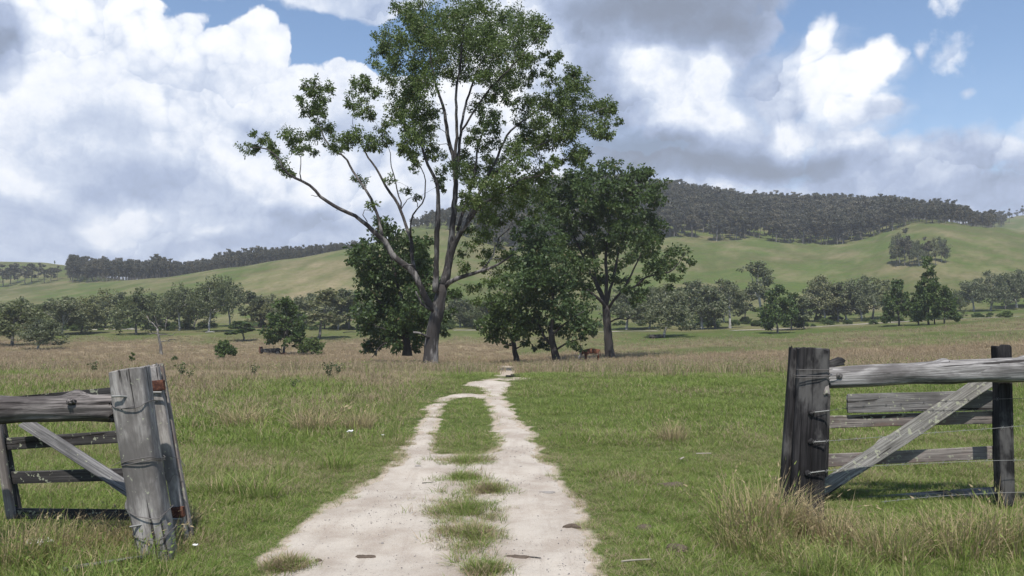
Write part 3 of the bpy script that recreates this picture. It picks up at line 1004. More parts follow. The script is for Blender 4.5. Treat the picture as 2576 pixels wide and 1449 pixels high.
conv_tree(21, 85, [
    ([(1893, 1215), (1888, 1150), (1878, 1000), (1868, 900), (1862, 820)], 31, 24, 0),
    ([(1862, 840), (1840, 800), (1780, 745), (1700, 690), (1610, 620), (1540, 560)], 13, 4, -3),
    ([(1866, 830), (1830, 720), (1790, 640), (1800, 540), (1760, 420), (1680, 300)], 12, 4, 2),
    ([(1864, 820), (1868, 640), (1862, 470), (1880, 330), (1900, 180), (1890, 40)], 15, 4, 0),
    ([(1868, 820), (1895, 700), (1930, 560), (1960, 420), (2030, 260), (2080, 100)], 12, 4, 3),
    ([(1870, 850), (1920, 780), (1990, 700), (2060, 560), (2110, 450)], 11, 4, -3),
    ([(1985, 700), (2060, 690), (2130, 630), (2230, 600), (2300, 590), (2370, 520)], 8, 4, -2),
    ([(1890, 935), (1940, 910), (2000, 915), (2035, 900)], 6, 3, -1),
    ([(1862, 830), (1740, 560), (1640, 330), (1560, 120)], 10, 4, 3)],
    [(1500,-20,110),(1700,-60,120),(1900,-85,120),(2100,-50,110),(2200,20,90),(1600,80,120),(1800,60,130),(2000,60,130),(2180,120,90),(1700,180,130),(1900,200,130),(2100,220,110),(2210,300,80),(1600,300,120),(1800,330,130),(2000,320,120),(2150,400,90),(2080,470,70),(1700,440,110),(1550,420,90),(1900,420,80),(2000,540,50),(1750,540,70),(1630,520,80),(1640,640,60),(2080,640,45),(2190,470,50),(2340,450,65),(2260,540,55),(2200,600,45),(2300,520,55),(2140,560,50),(2420,480,50),(2400,540,40),(2330,640,45),(2290,690,25),(2070,770,45),(2110,720,45),(1480,160,90),(1420,80,80),(1960,640,55),(1820,620,60),(1700,640,60),(2010,690,45),(1760,720,45),(1900,560,50),(1560,640,60)],
    C4, 6.5, 1.15, 'rounded dark green gum tree with a straight black trunk right of the grazing cow', M_bark_dark, M_leaf_main, 62, .34, 1)

conv_tree(22, 77, [
    ([(1530, 1222), (1520, 1170), (1505, 1120), (1488, 1040), (1480, 980)], 25, 19, 0),
    ([(1482, 1000), (1500, 900), (1496, 800), (1490, 700), (1470, 560), (1440, 400)], 14, 5, 0),
    ([(1500, 1100), (1450, 1050), (1410, 980), (1390, 880), (1340, 740)], 11, 4, 2),
    ([(1488, 1030), (1560, 960), (1640, 900), (1710, 860)], 9, 4, -2),
    ([(1510, 1130), (1570, 1090), (1630, 1060), (1690, 1050)], 8, 3, -2)],
    [(1400,600,100),(1500,690,95),(1600,720,90),(1400,760,90),(1480,850,100),(1600,850,100),(1700,800,90),(1720,920,80),(1650,980,80),(1400,940,85),(1520,980,60),(1750,1020,50),(1430,1080,50),(1690,1070,45),(1620,1080,45),(1300,640,90),(1350,520,90),(1400,420,90),(1450,340,80),(1350,690,80),(1500,500,90),(1560,600,70),(1300,540,70),(1400,1110,40),(1300,400,70),(1250,330,50),(1360,280,70),(1480,250,60),(1250,480,60)],
    C4, 4.5, 1.25, 'tall dense gum tree with a leaning trunk just left of the grazing cow', M_bark_dark, M_leaf_deep, 62, .32, 1)

conv_tree(23, 80, [
    ([(1247, 1208), (1240, 1150), (1228, 1090), (1222, 1060)], 17, 13, 0),
    ([(1222, 1065), (1180, 1000), (1130, 900), (1120, 800)], 9, 3, -2),
    ([(1224, 1060), (1230, 940), (1235, 820), (1220, 720)], 9, 3, 1),
    ([(1228, 1070), (1290, 1010), (1330, 960), (1310, 860)], 8, 3, -1),
    ([(1236, 1120), (1290, 1095), (1330, 1080), (1360, 1090)], 5, 2, -1),
    ([(1215, 1095), (1190, 1090), (1150, 1060), (1100, 1030)], 5, 2, 1)],
    [(1150,700,70),(1230,680,80),(1120,800,80),(1220,800,95),(1300,850,80),(1130,900,85),(1230,920,95),(1060,960,70),(1150,1000,70),(1260,1000,70),(1320,960,55),(1080,1030,45),(1010,960,55),(1190,1085,25),(1300,1085,35),(1180,640,50),(1330,770,60)],
    C4, 4.0, 1.25, 'low bushy gum tree with a short forked trunk where the track disappears', M_bark_dark, M_leaf_main, 60, .32, 1)

conv_tree(24, 73, [
    ([(490, 1165), (488, 1100), (484, 1000), (470, 850), (445, 740)], 27, 15, 0),
    ([(470, 860), (430, 700), (400, 560), (370, 420), (340, 320)], 11, 4, 1),
    ([(480, 950), (540, 800), (560, 640), (570, 480)], 12, 4, -1),
    ([(484, 1000), (400, 900), (320, 820), (240, 700), (180, 560)], 11, 4, 2),
    ([(486, 1040), (600, 960), (680, 860), (760, 780)], 10, 4, 1),
    ([(488, 1080), (400, 1060), (320, 1090), (270, 1150), (250, 1175)], 6, 2.5, -2),
    ([(486, 1060), (380, 1000), (260, 950)], 8, 3, -2)],
    [(170,390,40),(140,470,60),(110,500,40),(230,430,60),(340,280,70),(300,330,60),(440,360,70),(390,420,80),(560,430,90),(620,400,60),(250,520,90),(350,540,90),(480,520,90),(600,540,80),(200,640,70),(300,650,90),(420,650,90),(550,640,90),(640,620,60),(190,760,60),(300,770,100),(420,780,100),(540,780,100),(640,780,80),(780,760,55),(815,740,30),(190,880,70),(300,890,90),(420,900,90),(550,900,90),(660,900,80),(760,880,45),(210,1000,60),(330,1010,90),(450,1010,90),(570,1010,80),(740,990,35),(205,1090,40),(300,1100,50),(400,1080,50),(560,1100,35),(640,1050,35)],
    C4, 4.0, 2.0, 'dense very dark leafy tree behind the trunk of the tallest gum tree', M_bark_dark, M_leaf_deep, 66, .30, 1)


# ------------------------------------------------------------------ smaller kinds, each made once and then copied
def proto(seed, H, trunk_h, spread, lobes, mbark, mleaf, n_cl, n_leaf, size, tr_r, lean=0, top=.95, low=.45, flat=.9):
    t = Tree(seed, .45)
    r = t.rng
    lx, ly = lean * math.cos(seed), lean * math.sin(seed)
    t.limb([(0, 0, -.3), (lx * .3, ly * .3, trunk_h * .5), (lx * .7, ly * .7, trunk_h)], tr_r, tr_r * .75, .06, .3)
    A, R = [], []
    for i in range(lobes):
        a = i * 2.4 + r.uniform(-.4, .4)
        q = math.sqrt((i + .5) / lobes)
        cx_, cy_ = lx + spread * q * math.cos(a) * .72, ly + spread * q * math.sin(a) * .72
        zc = H * (top - (top - low) * q ** 1.7) - spread * .25 + r.uniform(-.11, .11) * H
        rl = spread * r.uniform(.34, .5)
        if i < 6 or i % 3 == 0:
            t.limb([(lx * .7, ly * .7, trunk_h * .97), (lx * .8 + cx_ * .35, ly * .8 + cy_ * .35, trunk_h + (zc - trunk_h) * .5), (cx_, cy_, zc)], tr_r * .5, tr_r * .14, .12)
        for j in range(n_cl):
            d = r.normal(0, 1, 3); d /= np.linalg.norm(d)
            d *= rl * (.35 + .65 * r.random())
            A.append((cx_ + d[0], cy_ + d[1], zc + d[2] * flat)); R.append(rl * r.uniform(.30, .45))
    t.grow(A, .02, .012)
    w_ = t.wood('trunk', .018)
    c_ = t.leaves('crown', A, np.array(R), n_leaf, size, .75, .4, .34)
    w_.materials.append(mbark); c_.materials.append(mleaf)
    return (w_, c_, H)


PRO = {
    'round': proto(41, 9, 2.4, 4.4, 16, M_bark_grey, M_leaf_olive, 9, 44, .34, .20, .5, .93, .40),
    'round2': proto(42, 9, 2.2, 4.2, 15, M_bark_white, M_leaf_grey, 9, 44, .34, .19, .9, .93, .42),
    'wide': proto(43, 10, 3.6, 5.2, 16, M_bark_white, M_leaf_olive, 9, 50, .36, .24, 1.0, .95, .55),
    'tall': proto(44, 13, 5.2, 3.9, 11, M_bark_white, M_leaf_grey, 7, 36, .42, .27, .9, .95, .5),
    'thin': proto(45, 10, 4.4, 2.4, 8, M_bark_grey, M_leaf_grey, 7, 36, .40, .13, .5, .95, .45),
    'green': proto(46, 8, 1.8, 3.2, 12, M_bark_grey, M_leaf_main, 10, 46, .36, .18, .3, .95, .34),
    'dense': proto(47, 11, 2.2, 3.0, 13, M_bark_dark, M_leaf_main, 10, 46, .38, .22, .3, .95, .30),
    'bush': proto(48, 3, .35, 1.7, 9, M_bark_grey, M_leaf_main, 9, 46, .22, .07, .1, .9, .28),
    'sapling': proto(49, 3, 1.2, .75, 6, M_bark_grey, M_leaf_main, 7, 40, .2, .05, .1, .95, .5),
    'far': proto(50, 14, 6.0, 3.4, 9, M_bark_grey, M_leaf_far, 7, 26, .60, .20, .8, .97, .5),
    'far2': proto(51, 14, 4.0, 2.8, 11, M_bark_grey, M_leaf_far, 7, 26, .60, .18, .6, .97, .36),
    'far3': proto(52, 13, 7.0, 2.6, 8, M_bark_grey, M_leaf_far, 7, 26, .60, .16, .7, .97, .6),
}


def place(name, kind, px, py, top, label, cat='tree', group=None, wide=1.0, Y=None):
    wmul = 1.38 if name == 'creek_gum_tree' else 1.0
    w_, c_, H = PRO[kind]
    p = hit(px, py, 30) if Y is None else at(px, py, Y)
    if Y is not None: p[2] = float(ground_z(p[0], Y))
    h = (at(px, top, p[1])[2] - p[2]) * (float(RNG.uniform(.92, 1.12)) if name in ('creek_gum_tree', 'hillside_tree') else 1)
    wmul *= float(RNG.uniform(.8, 1.2))
    sc = h / H
    e = empty(name, p, label, cat, group)
    e.scale = (sc * wide * wmul, sc * wide * wmul, sc)
    e.rotation_euler = (0, 0, float(RNG.uniform(0, 6.28)))
    link('trunk', w_, None, e); link('crown', c_, None, e)
    return e


LT = Conv(0, 590.3, .3646)
RT = Conv(1610, 402.5, .375)
left_line = [(-120, 700, 430, 'round', 1), (-30, 690, 425, 'round2', 1.1), (85, 768, 412, 'round', 1.0), (160, 655, 425, 'round', 1.0), (255, 795, 560, 'round2', 1.15), (330, 650, 440, 'round', .9), (420, 690, 432, 'round2', .95), (490, 640, 440, 'round2', .9), (560, 682, 402, 'round', .85), (650, 645, 455, 'round2', .9), (730, 640, 372, 'round', .9),
             (830, 640, 385, 'thin', 1.2), (940, 690, 350, 'round', .95), (1060, 640, 385, 'round2', .9), (1140, 650, 400, 'round', .8), (1240, 662, 372, 'wide', .75), (1330, 650, 395, 'round2', .8), (1440, 672, 315, 'wide', .72), (1590, 632, 300, 'wide', .72), (1680, 735, 600, 'sapling', 1.8), (1730, 640, 400, 'thin', 1.2), (1800, 640, 410, 'round', .8),
             (1870, 635, 405, 'round2', .8), (2000, 640, 420, 'round', .85), (2110, 650, 420, 'round2', .9), (2200, 720, 400, 'thin', 1.3), (2240, 650, 390, 'round', .8), (2330, 655, 400, 'round2', .8), (2410, 655, 400, 'thin', 1.3), (2470, 650, 410, 'round', .8), (2560, 650, 430, 'round2', .8), (2660, 650, 420, 'round', .8), (2800, 650, 430, 'thin', 1.2), (3180, 640, 400, 'round2', .9), (3260, 640, 440, 'round', .9), (3350, 650, 420, 'round', .9)]
ordw = ['first', 'second', 'third', 'fourth', 'fifth', 'sixth', 'seventh', 'eighth', 'ninth', 'tenth', 'eleventh', 'twelfth', 'thirteenth', 'fourteenth', 'fifteenth', 'sixteenth', 'seventeenth', 'eighteenth',
        'nineteenth', 'twentieth', 'twenty-first', 'twenty-second', 'twenty-third', 'twenty-fourth', 'twenty-fifth', 'twenty-sixth', 'twenty-seventh', 'twenty-eighth', 'twenty-ninth', 'thirtieth', 'thirty-first', 'thirty-second', 'thirty-third', 'thirty-fourth', 'thirty-fifth', 'thirty-sixth']
look = {'round': 'round olive gum tree', 'round2': 'round grey green gum tree', 'wide': 'open crowned white limbed gum tree', 'thin': 'slender grey green gum tree', 'tall': 'tall white gum tree',
        'green': 'bright green leafy tree', 'dense': 'dark green leafy tree', 'sapling': 'small reddish scrubby tree'}
vis = [t for t in left_line if 0 <= LT(t[0], 0)[0]]
for (x, yb, yt, kd, wd) in left_line:
    a, b = LT(x, yb); _, c_ = LT(x, yt)
    lab = '%s, %s from the left edge along the creek' % (look[kd], ordw[vis.index((x, yb, yt, kd, wd))]) if (x, yb, yt, kd, wd) in vis else '%s outside the left edge of the creek line' % look[kd]
    place('creek_gum_tree', kd, a, b, c_, lab, 'tree', 'gum trees along the creek left of the track', wd)
place('creek_gum_tree', 'green', *LT(1955, 832), LT(0, 428)[1], 'dark green tree shading the rusty farm machine', 'tree', None, .80)
place('bush', 'bush', *LT(2150, 832), LT(0, 685)[1], 'round dark bush right of the rusty farm machine', 'bush', None, .95)
place('bush', 'bush', *LT(1550, 858), LT(0, 698)[1], 'upright dark green bush left of the rusty farm machine', 'bush', None, .75)
place('sapling', 'sapling', *LT(915, 903), LT(0, 815)[1], 'small lone sapling above the leaning gate post', 'tree', None, .9)
place('low_shrub', 'bush', *LT(1205, 878), LT(0, 828)[1], 'low green shrub right of the lone sapling', 'shrub', None, 1.1)
place('low_shrub', 'bush', *CD(1186, 948), 926, 'dark green shrub beside the track where it dips', 'shrub', None, 1.6)
right_line = [(-90, 1140, 860, 'round2', .9), (60, 1130, 860, 'round2', .9), (155, 1190, 840, 'round2', 1.0), (230, 1110, 860, 'thin', 1.2), (290, 1105, 842, 'round2', .8), (350, 1100, 850, 'thin', 1.2), (420, 1135, 830, 'round2', .8), (505, 1130, 850, 'thin', 1.2), (560, 1090, 820, 'round2', .8), (605, 1130, 790, 'tall', .72), (700, 1090, 880, 'thin', 1.2), (820, 1102, 668, 'tall', .66), (925, 1162, 835, 'green', .8), (1015, 1140, 880, 'green', .6), (1100, 1135, 900, 'thin', 1.0),
              (1170, 1080, 830, 'round2', .8), (1250, 1085, 800, 'round2', .85), (1330, 1085, 830, 'thin', 1.3), (1390, 1080, 820, 'round2', .8), (1490, 1080, 790, 'round2', .8), (1560, 1070, 800, 'round', .7), (1640, 1060, 830, 'thin', 1.3), (1740, 1112, 775, 'green', .72), (1870, 1106, 830, 'dense', .7), (1935, 1106, 668, 'dense', .62), (1978, 1102, 800, 'dense', .6), (2040, 1098, 850, 'green', .6),
              (2110, 1050, 880, 'round', .7), (2240, 1015, 772, 'round2', .8), (2350, 1012, 760, 'round2', .8), (2450, 1003, 770, 'thin', 1.3), (2530, 992, 750, 'round2', .8), (2610, 985, 760, 'round2', .8), (2700, 980, 770, 'round', .9)]
visr = [t for t in right_line if RT(t[0], 0)[0] <= 2576]
special = {820: 'tallest white gum tree with a bare pale trunk in the right tree line', 925: 'bright green rounded tree in front of the tallest white gum tree', 1935: 'tallest dark green tree in the clump at the end of the pale road', 155: 'grey green gum tree with a dark stump under it, right of the paddock trees', 605: 'white gum tree left of the tallest white gum tree'}
for t_ in right_line:
    x, yb, yt, kd, wd = t_
    a, b = RT(x, yb); _, c_ = RT(x, yt)
    lab = special.get(x) or ('%s, %s from the left in the right tree line' % (look[kd], ordw[visr.index(t_)]) if t_ in visr else '%s outside the right edge of the tree line' % look[kd])
    place('creek_gum_tree', kd, a, b, c_, lab, 'tree', 'gum trees along the creek right of the track', wd)
for i, (x, yb, yt) in enumerate([(1690, 690, 580), (1720, 700, 520), (1745, 702, 505), (1775, 704, 500), (1810, 705, 500), (1840, 700, 530), (1875, 700, 540), (1905, 702, 520), (1945, 702, 520), (1985, 698, 512), (2020, 695, 520), (2050, 690, 560)]):
    a, b = RT(x, yb); _, c_ = RT(x, yt)
    place('hillside_tree', ('far2', 'thin', 'round2', 'far')[i % 4], a, b + 5 * math.sin(i * 2.3), c_ + 6 * math.sin(i * 1.7), 'thin dark tree, %s from the left in the clump on the open hillside' % ordw[i], 'tree', 'clump of thin trees on the open hillside', .74)
# the grove on the far left slope and the far trees at the top right
GX = [-60, -25, 0, 22, 40, 58, 76, 92, 108, 124, 140, 156]
GT = [672, 676, 672, 666, 660, 664, 668, 660, 664, 666, 668, 672]
for i, (x, t_) in enumerate(zip(GX, GT)):
    for r_ in (0, 1):
        Y_ = 474 + 34 * r_ + 9 * (i % 3)
        x_ = x + 9 * r_
        p = at(x_, 700, Y_)
        lab = 'grey tree, %s from the left in the %s row of the far left grove' % (ordw[max(0, i - 2)], ('front', 'back')[r_]) if x_ > 0 else 'grey tree outside the left edge in the far grove'
        place('grove_tree', ('far', 'far2', 'far3')[(i + r_) % 3], x_, 0, t_ + 5 * r_ + float(RNG.uniform(-3, 3)), lab, 'tree', 'grove of grey trees on the far left slope', 1.5, Y_)
place('hillside_tree', 'dense', 149, 0, 655, 'lone dark tree on the skyline above the far left grove', 'tree', None, .8, 620)
for i, (x, t_, Y_) in enumerate([(2528, 530, 760), (2545, 528, 900), (2562, 518, 910), (2580, 516, 900), (2600, 520, 905), (2625, 516, 900)]):
    place('hillside_tree', 'far', x, 0, t_, 'far tree on the bare hill at the top right, %s from the left' % ordw[i] if x < 2576 else 'far tree on the hill outside the right edge', 'tree', 'far trees on the top right hill', 1.2, Y_)

# dead tree
td = Tree(61, .3)
dY = hit(*LT(1112, 832), 30)[1]
kk = dY / F * .3646
td.limb(pts3(LT, [(1115, 838), (1108, 780), (1095, 700), (1085, 650)], dY), 10 * kk, 6 * kk, .06, .3)
for q_, d1 in (([(1090, 690), (1050, 680), (1015, 690)], -1), ([(1086, 655), (1060, 615), (1035, 600), (1010, 560)], 1), ([(1085, 650), (1098, 625), (1115, 640)], .6), ([(1095, 690), (1140, 688), (1180, 695), (1215, 675)], .8), ([(1088, 640), (1080, 600), (1065, 560)], -.4), ([(1105, 740), (1140, 735), (1175, 737)], 1)):
    td.limb(pts3(LT, q_, dY, 0, d1), 4.5 * kk, 1.6 * kk, .1)
bx = td.P[0][0]
e = empty('dead_tree', (bx, dY, float(ground_z(bx, dY))), 'dead white leafless tree with crooked limbs in the brown grass', 'tree')
w_ = td.wood('trunk', 0, .05)
w_.transform(Matrix.Translation(-e.location))
link('trunk', w_, M_bark_grey, e)


# ------------------------------------------------------------------ scattering with geometry nodes
def scatter(name, pts, rotz, scale, src_meshes, tilt=None, idx=None, dry=None, kind='stuff'):
    """one object that repeats small meshes on its own points"""
    pts = np.asarray(pts, np.float32)
    N = len(pts)
    me_ = bpy.data.meshes.new(name)
    me_.vertices.add(N)
    me_.vertices.foreach_set('co', pts.ravel())
    rot = np.zeros((N, 3), np.float32)
    rot[:, 2] = rotz
    if tilt is not None: rot[:, :2] = tilt
    scl = np.asarray(scale, np.float32)
    if scl.ndim == 1: scl = np.repeat(scl[:, None], 3, 1)
    me_.attributes.new('rot', 'FLOAT_VECTOR', 'POINT').data.foreach_set('vector', rot.ravel())
    me_.attributes.new('scl', 'FLOAT_VECTOR', 'POINT').data.foreach_set('vector', scl.ravel())
    me_.attributes.new('dry', 'FLOAT', 'POINT').data.foreach_set('value', np.asarray(dry if dry is not None else np.zeros(N), np.float32))
    if idx is None: idx = RNG.integers(0, len(src_meshes), N)
    me_.attributes.new('idx', 'INT', 'POINT').data.foreach_set('value', np.asarray(idx, np.int32))
    o = link(name, me_)
    t = bpy.data.node_groups.new(name, 'GeometryNodeTree')
    t.interface.new_socket('Geometry', in_out='INPUT', socket_type='NodeSocketGeometry')
    t.interface.new_socket('Geometry', in_out='OUTPUT', socket_type='NodeSocketGeometry')
    nn, ll = t.nodes, t.links
    gi, go = nn.new('NodeGroupInput'), nn.new('NodeGroupOutput')
    gti = nn.new('GeometryNodeGeometryToInstance')
    for sm in reversed(src_meshes):
        so = bpy.data.objects.new(name + '_source', sm)     # never linked to the scene
        oi = nn.new('GeometryNodeObjectInfo')
        oi.inputs['Object'].default_value = so
        oi.inputs['As Instance'].default_value = False
        ll.new(oi.outputs['Geometry'], gti.inputs[0])
    iop = nn.new('GeometryNodeInstanceOnPoints')

    def na(nm, tp):
        q_ = nn.new('GeometryNodeInputNamedAttribute')
        q_.data_type = tp
        q_.inputs['Name'].default_value = nm
        return [s_ for s_ in q_.outputs if s_.enabled and s_.name == 'Attribute'][0]
    ll.new(gi.outputs[0], iop.inputs['Points'])
    ll.new(gti.outputs[0], iop.inputs['Instance'])
    iop.inputs['Pick Instance'].default_value = True
    ll.new(na('idx', 'INT'), iop.inputs['Instance Index'])
    e2r = nn.new('FunctionNodeEulerToRotation')
    ll.new(na('rot', 'FLOAT_VECTOR'), e2r.inputs[0])
    ll.new(e2r.outputs[0], iop.inputs['Rotation'])
    ll.new(na('scl', 'FLOAT_VECTOR'), iop.inputs['Scale'])
    ll.new(iop.outputs[0], go.inputs[0])
    md_ = o.modifiers.new('scatter', 'NODES')
    md_.node_group = t
    return tag(o, kind=kind)


def joined(kind):
    """trunk and crown of a kind of tree in one mesh, for a far wood"""
    w_, c_, H = PRO[kind]
    mb_ = []
    Vs, Qs, Ts, Ms = [], [], [], []
    n0 = 0
    for k_, me_ in enumerate((w_, c_)):
        co = np.empty(len(me_.vertices) * 3, np.float32); me_.vertices.foreach_get('co', co)
        Vs.append(co.reshape(-1, 3))
        for p in me_.polygons:
            (Qs if len(p.vertices) == 4 else Ts).append([v + n0 for v in p.vertices] + [k_])
        n0 += len(me_.vertices)
    Qa, Ta = np.array(Qs), np.array(Ts).reshape(-1, 4)
    me_ = mesh_np('far_tree', np.concatenate(Vs), [Qa[:, :4], Ta[:, :3]], False)
    me_.materials.append(w_.materials[0]); me_.materials.append(c_.materials[0])
    me_.polygons.foreach_set('material_index', np.concatenate([Qa[:, 4], Ta[:, 3]]).astype(np.int32))
    return me_


FAR = [joined('far'), joined('far2'), joined('far3')]
# right hand forest: its lower edge and the line of its tops in the picture
FB = ([1030, 1046, 1115, 1200, 1275, 1400, 1692, 1807, 1910, 1966, 2060, 2116, 2187, 2247, 2304, 2397, 2454, 2517, 2530], [574, 576, 577, 606, 634, 622, 596, 607, 601, 612, 618, 614, 599, 579, 562, 564, 573, 573, 570])
FT = ([1030, 1046, 1115, 1288, 1450, 1610, 1692, 1790, 1872, 1985, 2071, 2154, 2247, 2322, 2397, 2446, 2529], [552, 548, 528, 480, 438, 444, 453, 470, 487, 490, 487, 496, 496, 506, 511, 534, 534])
pts, scl = [], []
ys = RNG.uniform(395, 800, 16000)
us = RNG.uniform(-.14, .64, 16000)
xs = us * ys
zs = ground_z(xs, ys)
qx, qy = proj(np.stack([xs, ys, zs], -1))
taken = {}
for i in np.argsort(ys):
    if not (1036 < qx[i] < 2528): continue
    if qy[i] > np.interp(qx[i], *FB) + 1.5 * vn(qx[i] * .06, 0, 4) - .5: continue
    cell = (int(xs[i] // 5.5 + 3 * vn(ys[i] * .05, xs[i] * .02, 2)), int(ys[i] // 7 + 2 * vn(xs[i] * .06, 1, 5)))
    if cell in taken: continue
    taken[cell] = 1
    top = np.interp(qx[i], *FT) + 5 * vn(qx[i] * .05, 3, 8) + RNG.uniform(-7, 10)
    h = (EYE + ray(qx[i], top)[2] / ray(qx[i], top)[1] * ys[i]) - zs[i]
    h = min(h, RNG.uniform(12, 20))
    if h < 5: continue
    pts.append((xs[i], ys[i], zs[i] - .3)); scl.append(h / 14)
pts, scl = np.array(pts), np.array(scl)
tag(scatter('forest', pts, RNG.uniform(0, 6.28, len(pts)), np.stack([scl * RNG.uniform(.75, 1.5, len(scl)), scl * RNG.uniform(.75, 1.5, len(scl)), scl], -1), FAR, RNG.normal(0, .05, (len(scl), 2)), np.where(pts[:, 1] < 470, RNG.choice([0, 1, 1, 1], len(pts)), RNG.choice([0, 1, 2], len(pts)))), 'grey wooded ridge filling the hilltop right of the tall gum tree', 'forest')
print('right forest', len(pts))
pts, scl = [], []
LTOP = ([160, 172, 200, 260, 300, 330, 380, 385, 410, 450, 520, 548, 600, 640, 700, 760, 820, 875, 905], [650, 642, 645, 652, 654, 655, 652, 640, 644, 662, 652, 640, 630, 622, 622, 620, 614, 611, 612])
ys = RNG.uniform(458, 640, 4000)
qx0 = RNG.uniform(172, 905, 4000)
xs = (qx0 - CX) / F * ys
zs = ground_z(xs, ys)
taken = {}
for i in np.argsort(ys):
    if qx0[i] < 172 + (ys[i] - 458) * .0: continue
    # the wood starts behind the near crest on the left
    if ys[i] < np.interp(qx0[i], [172, 300, 900], [460, 462, 466]): continue
    cell = (int(xs[i] // 6), int(ys[i] // 6))
    if cell in taken: continue
    taken[cell] = 1
    top = np.interp(qx0[i], *LTOP) + 4 * vn(qx0[i] * .07, 1, 6) + RNG.uniform(-5, 9)
    h = (EYE + ray(qx0[i], top)[2] / ray(qx0[i], top)[1] * ys[i]) - zs[i]
    h = min(h, RNG.uniform(14, 19))
    if h < 4: continue
    pts.append((xs[i], ys[i], zs[i] - .3)); scl.append(h / 14)
pts, scl = np.array(pts), np.array(scl)
tag(scatter('forest', pts, RNG.uniform(0, 6.28, len(pts)), np.stack([scl * 1.05, scl * 1.05, scl], -1), FAR, None, RNG.choice([0, 1, 1, 2], len(pts))), 'dark band of trees behind the sloping green pasture on the left', 'forest')
print('left forest', len(pts))
# understorey that closes the tree line along the creek
USH = PRO['bush'][1]
n_ = 420
ys = RNG.uniform(178, 215, n_); us = RNG.uniform(-.68, .68, n_)
xs = us * ys
q_ = CX + us * F
keep = (fbm(xs * .05, ys * .05, 77) > -.12) & ((q_ < 2000) | (RNG.random(n_) < .55))
xs, ys = xs[keep], ys[keep]
s_ = RNG.uniform(.3, .9, len(xs)) ** 1.3
tag(scatter('undergrowth', np.stack([xs, ys, ground_z(xs, ys) - .1], -1), RNG.uniform(0, 6.28, len(xs)), np.stack([s_ * 1.2, s_ * 1.2, s_ * .8], -1), [PRO['bush'][1]]), 'low scrub growing under the trees along the creek', 'undergrowth')

# ------------------------------------------------------------------ weathered timber
def wood(name, dark, light, lichen=0.0, stain=None, split=.5, grain=(70, 70, 2.2), blot=.65):
    m, g = material(name)
    o = g.node('ShaderNodeTexCoord').outputs['Object']
    inf = g.node('ShaderNodeObjectInfo').outputs['Random']
    off = g.node('ShaderNodeCombineXYZ')
    g.l.new(g.m('MULTIPLY', inf, 37.0), off.inputs[2])
    o = g.v('ADD', o, off.outputs[0])
    gr1 = g.noise(g.v('MULTIPLY', o, grain), 1, 5, .65, .6)
    gr2 = g.noise(g.v('MULTIPLY', o, (24, 24, .9)), 1, 4, .6, .8)
    pat = g.noise(g.v('MULTIPLY', o, (5, 5, 2.4)), 1, 5, .6)
    c_ = g.mix(g.step(gr1, .36, .66), dark, light)
    c_ = g.mix(g.m('MULTIPLY', g.step(pat, .42, .66), blot), c_, tuple(q * .55 for q in dark))
    crack = g.step(gr2, .585 + .04 * (1 - split), .66)
    c_ = g.mix(g.m('MULTIPLY', crack, .85), c_, (.018, .015, .014))
    if stain:
        c_ = g.mix(g.m('MULTIPLY', g.step(g.noise(g.v('MULTIPLY', o, (6, 6, 3)), 1, 4, .6), .5, .66), .7), c_, stain)
    if lichen:
        li = g.step(g.noise(o, 26, 3, .6), .66 - .12 * lichen, .70 - .12 * lichen)
        c_ = g.mix(g.m('MULTIPLY', li, .75), c_, (.33, .34, .25))
    h = g.m('SUBTRACT', g.m('ADD', gr1, g.m('MULTIPLY', pat, .6)), g.m('MULTIPLY', crack, 1.6))
    finish(g, c_, .88, g.bump(h, .9, .006), .15)
    return m


M_w_post = wood('weathered grey post', (.18, .166, .156), (.35, .33, .31), .06, None, .0, (34, 34, 5.5), .85)
M_w_dark = wood('dark aged post', (.016, .015, .016), (.046, .043, .044), 0, (.12, .115, .11), .8)
M_w_log = wood('bleached log', (.13, .122, .117), (.36, .345, .335), 0, (.08, .072, .07), 1)
M_w_logd = wood('grey log', (.065, .058, .056), (.21, .19, .18), 0, (.05, .043, .042), 1)
M_w_slat = wood('dark lichened slat', (.034, .032, .032), (.085, .08, .078), .35)
M_w_board = wood('grey board', (.13, .123, .12), (.26, .25, .243), .1)
M_w_boardr = wood('reddish grey board', (.155, .135, .125), (.29, .26, .24), .5, (.17, .12, .10))
M_w_brace = wood('pale lichened brace', (.115, .11, .10), (.30, .29, .27), .5)
M_w_braced = wood('grey brace', (.10, .098, .10), (.25, .243, .245), .1)
M_rust, g = material('rusty iron')
o_ = g.node('ShaderNodeTexCoord').outputs['Object']
finish(g, g.mix(g.step(g.noise(o_, 30, 4, .6), .4, .62), (.055, .022, .016), (.13, .055, .032)), .85, g.bump(g.noise(o_, 60, 3, .6), .6, .004), .3)
M_wire, g = material('dull wire')
finish(g, (.10, .092, .088), .55, None, .4)
M_wire2, g = material('bright wire')
finish(g, (.20, .20, .19), .5, None, .4)


def frame(A, B, n):
    A, B = np.asarray(A, float), np.asarray(B, float)
    z = B - A; L = np.linalg.norm(z); z /= L
    n = np.asarray(n, float)
    x = np.cross(n, z); x /= np.linalg.norm(x)
    y = np.cross(z, x)
    M = Matrix(((x[0], y[0], z[0], A[0]), (x[1], y[1], z[1], A[1]), (x[2], y[2], z[2], A[2]), (0, 0, 0, 1)))
    return M, L


